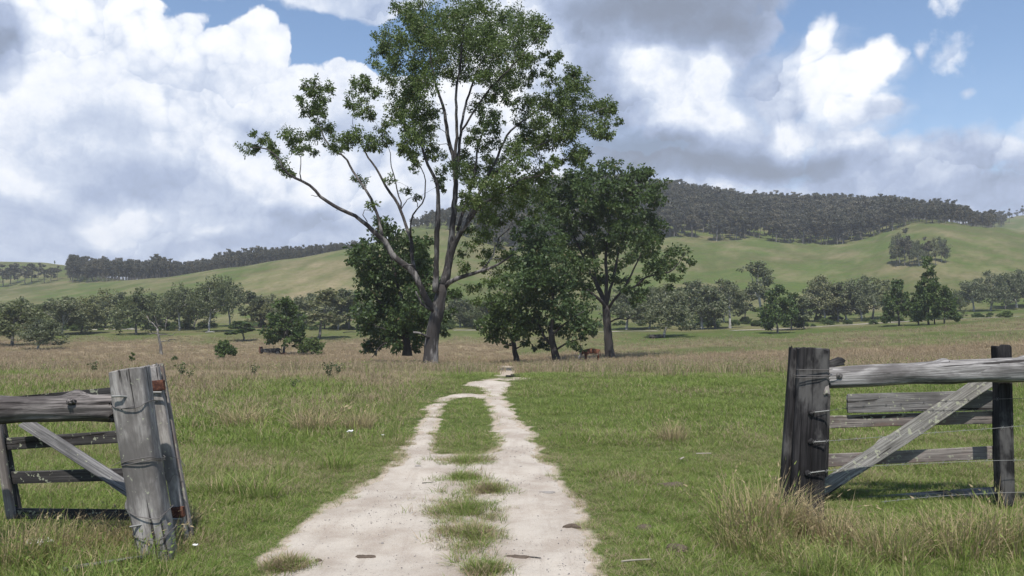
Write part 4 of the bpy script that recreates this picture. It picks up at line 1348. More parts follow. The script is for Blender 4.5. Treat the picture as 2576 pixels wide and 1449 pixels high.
def timber(name, A, B, w, t, mat, parent, n=(0, -1, 0), p=9, rough=.03, taper=(1, 1), bow=0, seed=0, na=28, knots=0, groove=.0, end=.012, bow2=0):
    """a sawn or split piece of wood from A to B: w across the view, t in depth"""
    M, L = frame(A, B, n)
    nr = max(6, int(L / .028))
    z = np.linspace(0, L, nr + 1)
    a = (np.arange(na) + .5) / na * 2 * np.pi
    rg = np.random.default_rng(seed + 5)
    ca, sa = np.cos(a), np.sin(a)
    ux = np.sign(ca) * np.abs(ca) ** (2 / p); uy = np.sign(sa) * np.abs(sa) ** (2 / p)
    V = np.zeros((nr + 1, na, 3))
    for i, zz in enumerate(z):
        f = zz / L
        s = taper[0] * (1 - f) + taper[1] * f
        q = 1 + rough * vn(zz * 3.2 + seed, 0, seed) + rough * vn(ca * 1.6 + seed, sa * 1.6 + zz * 2.2, seed + 1) + .45 * rough * vn(a * 4 + seed, zz * 5, seed + 2)
        if groove:
            q = q - groove * np.clip(vn(a * 3.1 + seed, zz * .7, seed + 3) * 2 - .9, 0, 1)
        x_, y_ = ux * w / 2 * s * q, uy * t / 2 * s * q
        V[i, :, 0] = x_ + bow * 4 * f * (1 - f) + rough * .5 * w * vn(zz * 1.7, 4, seed + 6)
        V[i, :, 1] = y_ + bow2 * 4 * f * (1 - f)
        V[i, :, 2] = zz
    for _ in range(knots):
        zk, ak = rg.uniform(.1, .9) * L, rg.uniform(2.2, 4.4) + math.pi * .6
        d = np.exp(-((V[:, :, 2] - zk) / .05) ** 2 - (np.angle(np.exp(1j * (a[None, :] - ak))) / .35) ** 2) * .28
        V[:, :, 0] *= 1 + d; V[:, :, 1] *= 1 + d
    V[0, :, 2] += end * vn(ca * 2 + seed, sa * 2, seed + 9)
    V[-1, :, 2] += end * vn(ca * 2 + seed, sa * 2, seed + 11)
    idx_ = np.arange((nr + 1) * na).reshape(nr + 1, na)
    A_i, B_i = idx_[:-1], idx_[1:]
    Qd = np.stack([A_i, np.roll(A_i, -1, 1), np.roll(B_i, -1, 1), B_i], -1).reshape(-1, 4)
    Vf = V.reshape(-1, 3)
    ends, nv = [], len(Vf)
    extra = []
    for row, flip in ((0, 1), (-1, 0)):
        inner = V[row].copy(); c_ = inner.mean(0)
        inner = c_ + (inner - c_) * .93; inner[:, 2] += (-.006 if flip else .006) + end * .4 * vn(ca * 5, sa * 5, seed + 20)
        i0 = nv + len(extra)
        extra += list(inner) + [c_ + np.array([0, 0, -.004 if flip else .004])]
        for j in range(na):
            k_ = (j + 1) % na
            r0, r1 = idx_[row][j], idx_[row][k_]
            Qd = np.concatenate([Qd, [[r1, r0, i0 + j, i0 + k_] if flip else [r0, r1, i0 + k_, i0 + j]]])
            ends.append((i0 + k_, i0 + j, i0 + na) if flip else (i0 + j, i0 + k_, i0 + na))
    me_ = mesh_np(name, np.concatenate([Vf, np.array(extra)]), [Qd, np.array(ends)], False)
    try:
        me_.polygons.foreach_set('use_smooth', np.concatenate([np.full(nr * na, p < 5), np.zeros(len(me_.polygons) - nr * na, bool)]))
    except Exception:
        pass
    o = link(name, me_, mat, parent)
    if parent is not None: M = Matrix.Translation(-parent.location) @ M
    o.matrix_local = M
    return o


def wire(name, pts, r, mat, parent, barbs=0, twist=0):
    pts = np.asarray(pts, float)
    t = np.linspace(0, 1, len(pts)); u = np.linspace(0, 1, max(len(pts), 40))
    C = np.stack([np.interp(u, t, pts[:, i]) for i in range(3)], -1)
    for _ in range(4): C[1:-1] = (C[:-2] + 2 * C[1:-1] + C[2:]) / 4
    mb_ = MB()
    V, Qd, T_ = tube(C, np.full(len(C), r), 5)
    mb_.add(V, Qd, T_)
    for i in range(barbs):
        p_ = C[int((i + .5) / barbs * (len(C) - 1))]
        for dv in ((.012, .004, .014), (-.01, -.006, .015)):
            V, Qd, T_ = tube([p_ - np.array(dv), p_ + np.array(dv)], [r * .8, r * .5], 4)
            mb_.add(V, Qd, T_)
    me_ = mb_.mesh(name, True)
    me_.transform(Matrix.Translation(-parent.location))
    return link(name, me_, mat, parent)


def lump(name, c, size, mat, parent=None, seed=0, rough=.3, rot=0, n=14, power=1.0):
    """an irregular solid lump"""
    th = np.linspace(0, np.pi, n); ph = np.linspace(0, 2 * np.pi, 2 * n, endpoint=False)
    T_, P_ = np.meshgrid(th, ph, indexing='ij')
    d = np.stack([np.sin(T_) * np.cos(P_), np.sin(T_) * np.sin(P_), np.cos(T_)], -1)
    d = np.sign(d) * np.abs(d) ** power
    r = 1 + rough * (vn(d[..., 0] * 1.7 + seed, d[..., 1] * 1.7 + d[..., 2] * 1.3, seed) + .5 * vn(d[..., 0] * 4 + seed, d[..., 1] * 4 + d[..., 2] * 3.3, seed + 1))
    V = d * r[..., None] * np.asarray(size) / 2
    ii = np.arange(V.shape[0] * V.shape[1]).reshape(V.shape[:2])
    q = np.stack([ii[:-1], ii[1:], np.roll(ii[1:], -1, 1), np.roll(ii[:-1], -1, 1)], -1).reshape(-1, 4)
    o = link(name, mesh_np(name, V.reshape(-1, 3), [q], False), mat, parent)
    c = np.asarray(c, float)
    o.location = tuple(c - (np.array(parent.location) if parent is not None else 0))
    o.rotation_euler = (0, 0, rot)
    return o


CL = Conv(0, 858.7, .4073)
CR = Conv(1932, 858.7, .4073)


def L_(x, y, Y): return at(*CL(x, y), Y)
def R_(x, y, Y): return at(*CR(x, y), Y)


# ---- left fence: leaning split post and the log rail let into it
YL = 5.2
kL = YL / F * .4073
fl = empty('timber_fence', (L_(985, 1340, YL)[0], YL, 0), 'grey leaning gate post with a knotty log rail and wrapped wire, left of the track', 'fence')
top, bot = L_(803, 176, YL), L_(1000, 1450, YL)
timber('post', bot, top, 196 * kL, .20, M_w_post, fl, (0.12, -1, 0), 5, .028, (1.02, 1.05), .012, 3, 40, 1, .0, .005)
timber('rail', L_(-700, 470, YL - .02), L_(733, 420, YL + .02), 186 * kL, .15, M_w_logd, fl, (0, -1, 0), 2.3, .13, (1.06, .86), .012, 8, 44, 5, .16, .05)
timber('rail', L_(-1700, 500, YL - .06), L_(-660, 470, YL), 140 * kL, .13, M_w_logd, fl, (0, -1, 0), 2.3, .09, (1, 1), .0, 9, 24, 1, .1, .03)
b_ = lump('knot', L_(437, 375, YL - .055), (.055, .07, .04), M_w_logd, fl, 3, .35)
for yy, ln in ((385, 0), (720, 12), (732, 0), (1050, -6), (1182, 8)):
    f = (yy - 176) / (1450 - 176)
    c_ = top + (bot - top) * f
    w_ = 196 * kL * .54
    pts_ = [c_ + np.array([math.cos(a) * w_, math.sin(a) * .125, .022 * math.sin(a * 2 + yy) + ln * .0006 * math.cos(a)]) for a in np.linspace(0, 6.283, 26)]
    # the wire follows the squared section
    pts_ = [np.array([c_[0] + np.sign(p[0] - c_[0]) * abs((p[0] - c_[0]) / w_) ** .45 * w_, c_[1] + np.sign(p[1] - c_[1]) * abs((p[1] - c_[1]) / .125) ** .45 * .122, p[2]]) for p in pts_]
    wire('wire', pts_, .0032, M_wire, fl)
wire('wire', [L_(715, 412, YL - .08), L_(760, 415, YL - .125), L_(830, 400, YL - .125)], .003, M_wire, fl)
wire('bolt', [L_(690, 340, YL - .14), L_(740, 338, YL - .135), L_(786, 342, YL - .10)], .007, M_wire2, fl)
wire('bolt', [L_(800, 1146, YL - .14), L_(880, 1132, YL - .10)], .006, M_wire2, fl)

# ---- left gate folded open behind the rail
YG = 5.62
kG = YG / F * .4073
gl = empty('farm_gate', (L_(500, 1150, YG)[0], YG, 0), 'dark timber gate of four lichened slats with a brace, swung open behind the leaning post', 'gate')
for i, (a, b, w) in enumerate((((-10, 385), (1010, 290), 72), ((-10, 637), (1020, 570), 74), ((25, 842), (1050, 812), 74), ((60, 1062), (1090, 1075), 62))):
    timber('slat', L_(*a, YG + .03), L_(*b, YG + .03), w * kG, .028, M_w_slat, gl, (0, -1, 0), 12, .03, (1, 1), .0, 20 + i, 20, 0, 0, .01)
timber('brace', L_(150, 500, YG - .03), L_(900, 985, YG - .03), 76 * kG, .05, M_w_braced, gl, (0, -1, 0.5), 10, .03, (.95, 1.05), .004, 31, 24, 0, .05, .01)
timber('hinge_stile', L_(1128, 1215, YG - .01), L_(950, 155, YG - .01), 66 * kG, .05, M_w_post, gl, (0.1, -1, 0), 8, .05, (1, .95), 0, 33, 24, 0, .12, .03)
timber('hinge_stile', L_(1165, 1215, YG + .07), L_(985, 160, YG + .07), 60 * kG, .04, M_w_boardr, gl, (0.1, -1, 0), 8, .05, (1, .9), 0, 34, 24, 0, .12, .03)
timber('latch_stile', L_(72, 1085, YG - .02), L_(-22, 500, YG - .02), 50 * kG, .05, M_w_boardr, gl, (0, -1, 0), 4, .05, (1, 1), 0, 35, 20, 0, .08, .02)
timber('latch_stile', L_(112, 1050, YG + .07), L_(8, 500, YG + .07), 44 * kG, .04, M_w_slat, gl, (0, -1, 0), 6, .05, (1, 1), 0, 36, 20, 0, .08, .02)
for (x, y, dx) in ((968, 275, 16), (1090, 1058, 20)):
    h_ = timber('hinge', L_(x - 42, y + 2, YG - .045), L_(x + 42, y - 6, YG - .045), 62 * kG, .03, M_rust, gl, (0, -1, 0), 7, .08, (1, 1), 0, 40, 16, 0, 0, .004)
    wire('bolt', [L_(x - 30, y + 40, YG - .075), L_(x + 30, y + 40, YG - .07)], .008, M_wire2, gl)
wire('wire', [L_(1010, 700, YG - .06), L_(1070, 715, YG - .05), L_(1110, 725, YG - .02), L_(1142, 772, YG - .03)], .0022, M_wire, gl)
wire('wire', [L_(1020, 850, YG - .06), L_(1050, 870, YG - .05), L_(1065, 830, YG - .05), L_(1090, 815, YG - .05), L_(1120, 870, YG - .04)], .0022, M_wire, gl)
wire('wire', [L_(690, 772, YG - .06), L_(740, 745, YG - .05), L_(800, 730, YG)], .0022, M_wire, gl)

# ---- right fence
YR = 6.4
kR = YR / F * .4073
fr = empty('timber_fence', (R_(225, 1050, YR)[0], YR, 0), 'near black gate post with a bleached log rail and wire strands, right of the track', 'fence')
top, bot = R_(268, 48, YR), R_(222, 1110, YR)
timber('post', bot, top, 200 * kR, .21, M_w_dark, fr, (-.1, -1, 0), 6, .03, (1.05, .92), -.004, 51, 40, 0, .05, .01)
timber('slab', R_(92, 1080, YR + .05), R_(155, 44, YR + .05), 46 * kR, .12, M_w_dark, fr, (-.2, -1, 0), 7, .05, (1.15, .95), 0, 52, 24, 0, .12, .02)
timber('rail', R_(352, 226, YR - .03), R_(2500, 128, YR - .03), 138 * kR, .15, M_w_log, fr, (0, -1, 0), 2.2, .085, (.94, 1.0), -.004, 53, 44, 3, .14, .03)
timber('rail', R_(1112, 184, YR - .03), R_(2500, 160, YR - .05), 136 * kR, .15, M_w_log, fr, (0, -1, 0), 2.2, .07, (1.0, 1.02), 0, 53, 44, 1, .16, .03)
timber('post', R_(1462, 1000, YR + .17), R_(1440, 30, YR + .17), 92 * kR, .11, M_w_dark, fr, (0, -1, 0), 7, .03, (1, 1), 0, 54, 28, 0, .08, .015)
timber('post', R_(2500, 1050, YR + .1), R_(2480, 30, YR + .1), 110 * kR, .12, M_w_dark, fr, (0, -1, 0), 7, .03, (1, 1), 0, 55, 28, 0, .08, .015)
w_ = timber('wedge', R_(356, 150, YR - .0), R_(452, 122, YR - .0), 48 * kR, .08, M_w_dark, fr, (0, -1, 0), 6, .12, (.7, 1.1), 0, 56, 18, 0, 0, .02)
w_ = timber('wedge', R_(366, 322, YR - .10), R_(366, 252, YR - .09), 52 * kR, .03, M_w_boardr, fr, (.3, -1, 0), 3, .15, (.9, .35), 0, 57, 16, 0, 0, .01)
for (x, y) in ((270, 440), (268, 620), (245, 815), (442, 212)):
    lump('knot', R_(x, y, YR - (.108 if x < 400 else .10)), (.05, .02, .046), M_w_dark if x < 400 else M_wire, fr, x, .2)
ws = YR - .125
for pts_, bb, mt in (([(262, 440), (380, 428), (495, 410), (800, 392), (1100, 370), (1400, 356), (2400, 330)], 14, M_wire),
                     ([(275, 622), (360, 616), (700, 590), (1000, 566), (1390, 538), (1581, 520), (2400, 480)], 16, M_wire2),
                     ([(250, 816), (400, 795), (620, 771), (1000, 752), (1400, 735), (2400, 722)], 16, M_wire2),
                     ([(700, 992), (950, 965), (1200, 946), (1500, 932), (2400, 925)], 12, M_wire2),
                     ([(860, 430), (1120, 428), (1390, 426)], 8, M_wire)):
    wire('wire', [R_(x, y, ws + (.2 if mt is M_wire and x > 480 else .0)) for x, y in pts_], .0019, mt, fr, bb)
for yy, l0, l1 in ((172, 175, 400), (208, 160, 445), (222, 170, 360)):
    wire('wire', [R_(l0, yy, YR - .02), R_(l0 + 12, yy + 3, YR - .115), R_(l1 - 40, yy + 4, YR - .122), R_(l1, yy, YR - .115)], .003, M_wire, fr)
wire('bolt', [R_(288, 438, YR - .125), R_(378, 428, YR - .16)], .005, M_wire2, fr)
wire('bolt', [R_(288, 622, YR - .125), R_(356, 617, YR - .15)], .005, M_wire2, fr)
wire('bolt', [R_(262, 812, YR - .125), R_(350, 800, YR - .15)], .005, M_wire2, fr)

YH = 6.95
kH = YH / F * .4073
gr_ = empty('farm_gate', (R_(880, 950, YH)[0], YH, 0), 'grey timber gate with a pale lichened brace, standing open behind the bleached log rail', 'gate')
timber('slat', R_(495, 384, YH), R_(1460, 362, YH), 118 * kH, .028, M_w_board, gr_, (0, -1, 0), 14, .02, (1, 1), 0, 61, 20, 0, 0, .006)
timber('slat', R_(340, 498, YH + .03), R_(1460, 468, YH + .03), 76 * kH, .028, M_w_boardr, gr_, (0, -1, 0), 12, .03, (1, 1), 0, 62, 20, 0, 0, .01)
timber('slat', R_(330, 738, YH + .03), R_(1440, 684, YH + .03), 76 * kH, .028, M_w_boardr, gr_, (0, -1, 0), 12, .03, (1, 1), 0, 63, 20, 0, 0, .01)
timber('slat', R_(420, 992, YH), R_(1430, 925, YH), 52 * kH, .06, M_w_board, gr_, (0, -1, .3), 5, .07, (.7, 1.1), 0, 64, 20, 1, .1, .02)
timber('brace', R_(300, 935, YH - .05), R_(1370, 232, YH - .05), 92 * kH, .05, M_w_brace, gr_, (.1, -1, .35), 9, .04, (1, 1.02), 0, 65, 26, 1, .1, .015)
timber('hinge_stile', R_(1432, 960, YH - .03), R_(1428, 200, YH - .03), 60 * kH, .05, M_w_dark, gr_, (0, -1, 0), 8, .04, (1, 1), 0, 66, 20, 0, .08, .02)
timber('latch_stile', R_(330, 980, YH - .02), R_(352, 330, YH - .02), 60 * kH, .05, M_w_dark, gr_, (0, -1, 0), 8, .04, (1, 1), 0, 67, 20, 0, .08, .02)

# ------------------------------------------------------------------ grass
def grass_mat(name, b1, b2, b3, fixed=None):
  m_, g = material(name)
  geo = g.node('ShaderNodeNewGeometry')
  isl = geo.outputs['Random Per Island']
  rnd = g.node('ShaderNodeObjectInfo').outputs['Random']
  dr = g.attr('dry', 'INSTANCER') if fixed is None else fixed
  pn = g.noise(geo.outputs['Position'], 1.1, 3, .6)
  grn = g.mix(isl, (.122, .190, .036), (.245, .290, .070))
  grn = g.mix(g.m('MULTIPLY', g.step(pn, .45, .7), .6), grn, (.22, .25, .075))
  grn = g.mix(g.m('MULTIPLY', rnd, .35), grn, (.09, .16, .042))
  brn = g.mix(isl, b1, b2)
  brn = g.mix(g.m('MULTIPLY', rnd, .5), brn, b3)
  r2 = g.m('FRACT', g.m('MULTIPLY', isl, 7.31))
  isdry = g.step(g.m('SUBTRACT', g.m('ADD', g.m('MULTIPLY', dr, 1.05), .04), r2), -.08, .08)
  c = g.mix(isdry, grn, brn)
  finish(g, c, .6, None, .22, .34, g.mix(isdry, (.22, .30, .07), (.36, .28, .17)))
  return m_


M_grass = grass_mat('grass blades', (.37, .285, .20), (.27, .205, .14), (.33, .275, .165))
M_straw = grass_mat('straw grass', (.40, .325, .19), (.28, .225, .12), (.36, .30, .16))


def blades(seed, N, h0, h1, r, w, bend, heads=0.0, upright=.0):
    rg = np.random.default_rng(seed)
    a = rg.uniform(0, 6.283, N); q = np.sqrt(rg.random(N)) * r
    base = np.stack([np.cos(a) * q, np.sin(a) * q, np.full(N, -.015)], -1)
    az_ = a + rg.normal(0, .9, N)
    d = np.stack([np.cos(az_), np.sin(az_), np.zeros(N)], -1)
    h = rg.uniform(h0, h1, N)
    b = bend * rg.uniform(.25, 1.5, N) * (1 - upright * rg.random(N))
    tw = az_ + np.pi / 2 + rg.normal(0, .5, N)
    wv = np.stack([np.cos(tw), np.sin(tw), np.zeros(N)], -1) * (w * rg.uniform(.6, 1.3, N))[:, None]
    ts = [0, .38, .72, 1.0]
    V = []
    for i, t in enumerate(ts):
        p = base + d * (b * h * (.25 * t + .75 * t * t))[:, None]
        p[:, 2] += h * (t - .42 * np.clip(b, 0, 1.4) * t * t)
        ww = wv * (1, .85, .55)[i] / 2 if i < 3 else None
        V += [p - ww, p + ww] if i < 3 else [p]
    V = np.stack(V, 1)
    k_ = np.arange(N)[:, None] * 7
    Qd = np.concatenate([k_ + np.array([[0, 1, 3, 2]]), k_ + np.array([[2, 3, 5, 4]])])
    Td = k_ + np.array([[4, 5, 6]])
    mb_ = MB()
    mb_.add(V.reshape(-1, 3), Qd, Td)
    nh = int(N * heads)
    if nh:
        tip = V[:nh, 6]; dirs = V[:nh, 6] - V[:nh, 4]; dirs /= np.linalg.norm(dirs, axis=1)[:, None] + 1e-9
        for i in range(nh):
            for s in range(5):
                o_ = dirs[i] * (-.10 + .035 * s) + rg.normal(0, .012, 3)
                p_ = tip[i] + o_
                e1 = dirs[i] * .03 + rg.normal(0, .006, 3); e2 = rg.normal(0, .0022 + w * .22, 3)
                mb_.add([p_ - e2, p_ + e1, p_ + e2, p_ - e1 * .4], [[0, 1, 2, 3]])
    return mb_


def bmesh_of(name, *a, **k_):
    m_ = blades(*a, **k_).mesh(name)
    m_.materials.append(M_grass if name != 'long_tuft' else M_straw)
    return m_


SHORT = [bmesh_of('short_tuft', 100 + i, 26, .035, .125, .075, .0045, .9) for i in range(4)]
LAWN = [bmesh_of('mid_tuft', 120 + i, 34, .05, .17, .19, .0085, .85) for i in range(4)]
LONG = [bmesh_of('long_tuft', 140 + i, 34, .14, .42, .11, .0062, .75, heads=.10, upright=.5) for i in range(4)]
TALL = [bmesh_of('tall_tuft', 160 + i, 34, .20, .50, .30, .014, .55, heads=.45, upright=.5) for i in range(4)]
TALLF = [bmesh_of('far_tuft', 180 + i, 34, .18, .44, .62, .034, .55, heads=.5, upright=.5) for i in range(4)]


def spread(N, y0, y1, margin=1.3, power=1.0, umax=.70):
    """random points over the visible ground between two distances"""
    y = np.sqrt(RNG.uniform(y0 ** 2, y1 ** 2, int(N * 1.1))) if power == 1 else y0 * (y1 / y0) ** RNG.random(int(N * 1.1))
    x = RNG.uniform(-1, 1, len(y)) * (umax * y + margin)
    return x, y


def drop(x, y, keep):
    return x[keep], y[keep]


def put_grass(name, x, y, src, lo, hi, dryv, lab, tiltamt=.12, zoff=0.0, wide=1.0):
    n_ = len(x)
    s = RNG.uniform(lo, hi, n_)
    z = ground_z(x, y) + zoff
    sc_ = np.stack([s * wide, s * wide, s * RNG.uniform(.8, 1.2, n_)], -1)
    return tag(scatter(name, np.stack([x, y, z], -1), RNG.uniform(0, 6.28, n_), sc_, src, RNG.normal(0, tiltamt, (n_, 2)), None, dryv), lab, 'grass')


def clear_of_sand(x, y, gap=.0, soft=.10):
    s = np.full(x.shape, -1.0)
    nr_ = (x > -2.6) & (x < 1.7) & (y < 21)
    s[nr_] = sand(x[nr_], y[nr_])
    return s, (s < gap - soft * RNG.random(x.shape) ** 2)


def verge(x, y, s):
    """how long the grass is: short along the track, long by the fences and out on the left"""
    e = np.clip((-s) / .4, .42, 1)
    left = np.clip((-x - 1.6) / 1.6, 0, 1) * np.clip((y - 5.0) / 3, 0, 1)
    return e * (.75 + .55 * left + .35 * fbm(x * .9, y * .9, 91))


# near pasture
x, y = spread(30000, 3.3, 10.5, .9)
s, ok = clear_of_sand(x, y, .02, .09)
x, y = drop(x, y, ok); s = s[ok]
vg = np.clip(verge(x, y, s), .38, 1.7)
dv = np.clip(.12 + .45 * fbm(x * .9, y * .9, 51) + .10 * np.clip((-s < .25), 0, 1) + .25 * np.clip(fbm(x * .35, y * .35, 57) * 2, 0, 1), 0, .6)
n_ = len(x)
sc_ = np.stack([np.clip(vg, .6, 1.2), np.clip(vg, .6, 1.2), vg * RNG.uniform(.7, 1.25, n_)], -1)
tag(scatter('grass', np.stack([x, y, ground_z(x, y)], -1), RNG.uniform(0, 6.28, n_), sc_, SHORT, RNG.normal(0, .12, (n_, 2)), None, dv), 'short green grass on both sides of the track and along its middle', 'grass')
x, y = spread(24000, 9.5, 26, 1.4)
s, ok = clear_of_sand(x, y, .0, .10)
ok &= ~((RNG.random(len(x)) < np.exp(-((CX + F * x / y - 1274) / 42) ** 4)) & (y > 18.6))
x, y = drop(x, y, ok); s = s[ok]
vg = np.clip(verge(x, y, s), .3, 1.7)
dv = np.clip(.12 + .45 * fbm(x * .5, y * .5, 53) + .70 * np.clip((y - 11) / 8, 0, 1) * np.clip(-x / 3, 0, 1) * np.clip(.6 + fbm(x * .4, y * .25, 59) * 1.5, 0, 1) + .85 * dryness(x, y) + .28 * np.clip((-x - 2.5) / 4, 0, 1) * np.clip(fbm(x * .3, y * .3, 58) + .4, 0, 1), 0, .9)
n_ = len(x)
sc_ = np.stack([np.clip(vg, .6, 1.2), np.clip(vg, .6, 1.2), vg * RNG.uniform(.7, 1.25, n_)], -1)
tag(scatter('grass', np.stack([x, y, ground_z(x, y)], -1), RNG.uniform(0, 6.28, n_), sc_, LAWN, RNG.normal(0, .12, (n_, 2)), None, dv), 'green pasture grass farther along both sides of the track', 'grass')
# tall dry grass of the paddock
x, y = spread(15000, 17, 50, 2.0, umax=.70)
dv = dryness(x, y)
px_ = CX + F * x / y
track = np.exp(-((px_ - 1272) / 50) ** 4)
ok = (RNG.random(len(x)) < np.clip(dv * 1.25, .02, 1) * (1 - .97 * track))
x, y = drop(x, y, ok); dv = dv[ok]
put_grass('dry_grass', x, y, TALL, .65, 1.15, np.clip(.45 + .5 * dv + .3 * fbm(x * .2, y * .2, 61), 0, 1), 'tall brown seeding grass across the paddock behind the green pasture')
x, y = spread(15000, 46, 160, 4.0, umax=.70)
dv = dryness(x, y)
px_ = CX + F * x / y
ok = (RNG.random(len(x)) < np.clip(dv * 1.2, .03, 1)) & ~((RNG.random(len(x)) < np.exp(-((px_ - 1276) / 42) ** 4)) & (y < 66)) & ~((np.abs(px_ - 1484) < 34) & (y > 60) & (y < 81))
x, y = drop(x, y, ok); dv = dv[ok]
put_grass('dry_grass', x, y, TALLF, .75, 1.25, np.clip(.5 + .5 * dv + .35 * fbm(x * .08, y * .08, 62), 0, 1), 'brown grass farther off around the paddock trees', zoff=-.05)

# long rank grass round the gates
def zone(poly, n_):
    P_ = [gp(*q) for q in poly]
    A = np.array(P_)
    x = RNG.uniform(A[:, 0].min(), A[:, 0].max(), n_); y = RNG.uniform(A[:, 1].min(), A[:, 1].max(), n_)
    k_ = inside(P_, x, y)
    return x[k_], y[k_]


xa, ya = zone([(1790, 1300), (1950, 1262), (2060, 1330), (2700, 1335), (2900, 1560), (2150, 1560), (1960, 1420), (1800, 1380)], 1700)
ka = RNG.random(len(xa)) < np.clip(.36 + 1.1 * fbm(xa * 1.2, ya * 1.2, 71), .12, 1)
xb, yb = zone([(-150, 1255), (330, 1262), (480, 1330), (470, 1420), (360, 1560), (-250, 1560)], 1100)
kb = RNG.random(len(xb)) < np.clip(.5 + 1.1 * fbm(xb * 1.2, yb * 1.2, 72), .12, 1)
xc, yc = zone([(430, 1000), (1060, 1000), (1000, 1130), (620, 1250), (480, 1330)], 900)
kc = RNG.random(len(xc)) < np.clip(.15 + 1.0 * fbm(xc * .8, yc * .8, 73), .03, 1)
x = np.concatenate([xa[ka], xb[kb], xc[kc]]); y = np.concatenate([ya[ka], yb[kb], yc[kc]])
dv = np.clip(.28 + .7 * fbm(x * .9, y * .9, 74), .04, .85)
put_grass('long_grass', x, y, LONG, .35, .78, dv, 'long rank grass, part straw coloured, growing round the gates and fences')

# the ragged patches in the middle of the track
xi, yi = [], []
for (a_, b_, ex, ey) in ISLP:
    n_ = int(90 + 520 * ex * ey)
    a = RNG.uniform(0, 6.283, n_); q = np.abs(RNG.normal(0, .52, n_))
    xi.append(a_ + np.cos(a) * q * ex * (1 + .5 * vn(a * 1.1, b_, 5))); yi.append(b_ + np.sin(a) * q * ey * 1.05)
t = RNG.random(180)
q0, q1 = gp(1178, 1150), gp(1205, 1500)
xi.append(q0[0] + (q1[0] - q0[0]) * t + RNG.normal(0, .11, 180)); yi.append(q0[1] + (q1[1] - q0[1]) * t ** .7)
xi, yi = np.concatenate(xi), np.concatenate(yi)
k_ = fbm(xi * 5, yi * 5, 83) > -.28
xi, yi = xi[k_], yi[k_]
put_grass('grass', xi, yi, SHORT, .4, .9, np.clip(.28 + .8 * fbm(xi * 4, yi * 4, 84), .05, .8), 'ragged patches of grass in the middle of the sandy track', .25, .012, 1.25)
# separate tussocks
TUS = {}
for i, (nm, N, h0, h1, r, w, bd, hd) in enumerate((('straw', 340, .14, .42, .18, .0045, .8, .04), ('big', 420, .18, .62, .26, .0055, .75, .10), ('green', 240, .10, .34, .16, .0055, .9, 0))):
    mt = grass_mat(nm + ' tussock', (.42, .335, .20), (.28, .22, .125), (.38, .31, .17), {'straw': .85, 'big': .55, 'green': .12}[nm])
    m_ = blades(300 + i, N, h0, h1, r, w, bd, heads=hd, upright=.45).mesh('grass_tussock')
    m_.materials.append(mt)
    TUS[nm] = m_


def tussock(px, py, kind, s, lab, wide=1.0):
    q = gp(px, py)
    o = link('grass_tussock', TUS[kind], None, None, (q[0], q[1], float(ground_z(q[0], q[1]))))
    o.scale = (s * wide, s * wide, s)
    o.rotation_euler = (0, 0, float(RNG.uniform(0, 6.28)))
    tag(o, lab, 'grass tussock', 'grass tussocks in the pasture')


tussock(1895, 1345, 'big', .92, 'biggest tussock, straw topped, left of the dark gate post', 1.1)
tussock(1965, 1330, 'straw', 1.1, 'straw tussock against the foot of the dark gate post')
tussock(1868, 1362, 'green', 1.0, 'green tussock in front of the biggest straw topped tussock', 1.1)
tussock(2095, 1360, 'straw', 1.0, 'pale straw tussock right of the foot of the dark gate post')
tussock(2240, 1405, 'big', .6, 'brown tussock in front of the right gate near its brace foot', 1.2)
tussock(2420, 1400, 'big', .70, 'brown tussock below the small right hand fence post', 1.2)
tussock(2545, 1390, 'big', .85, 'tall brown tussock at the right edge of the photo')
tussock(300, 1370, 'straw', .85, 'flattened straw tussock left of the leaning gate post', 1.2)
tussock(455, 1330, 'straw', .6, 'small straw tussock at the foot of the gate hinge stile')
tussock(150, 1400, 'big', .55, 'brown tussock beside the white litter at the lower left', 1.2)
tussock(30, 1420, 'big', .65, 'brown tussock in the lower left corner', 1.2)
tussock(790, 1088, 'straw', 1.25, 'broad brown tussock in the left pasture', 1.3)
tussock(905, 1082, 'straw', 1.05, 'rounded brown tussock, the one nearest the track in the left pasture')
tussock(610, 1072, 'straw', 1.05, 'pale brown tussock farthest left in the left pasture', 1.5)
tussock(850, 1180, 'green', .95, 'round dark green tussock left of the track')
tussock(645, 1255, 'green', 1.15, 'tall green tussock nearer than the round dark green one')
tussock(560, 1245, 'green', 1.0, 'ragged green tussock right of the leaning gate post')
tussock(1690, 1108, 'straw', .95, 'small straw tussock alone in the right pasture')

# ------------------------------------------------------------------ weeds, litter, dung and sticks
def weed_mesh():
    t = Tree(71, .06)
    for i in range(5):
        a = i * 1.26
        t.limb([(0, 0, -.03), (.04 * math.cos(a), .04 * math.sin(a), .22), (.13 * math.cos(a), .13 * math.sin(a), .42 + .05 * (i % 3))], .007, .003, .1)
    A = [t.P[j] for j in range(t.n) if t.P[j][2] > .14 and j % 2]
    return t.wood('stem'), t.leaves('leaves', A, .06, 9, .045, .8, .1, .4)


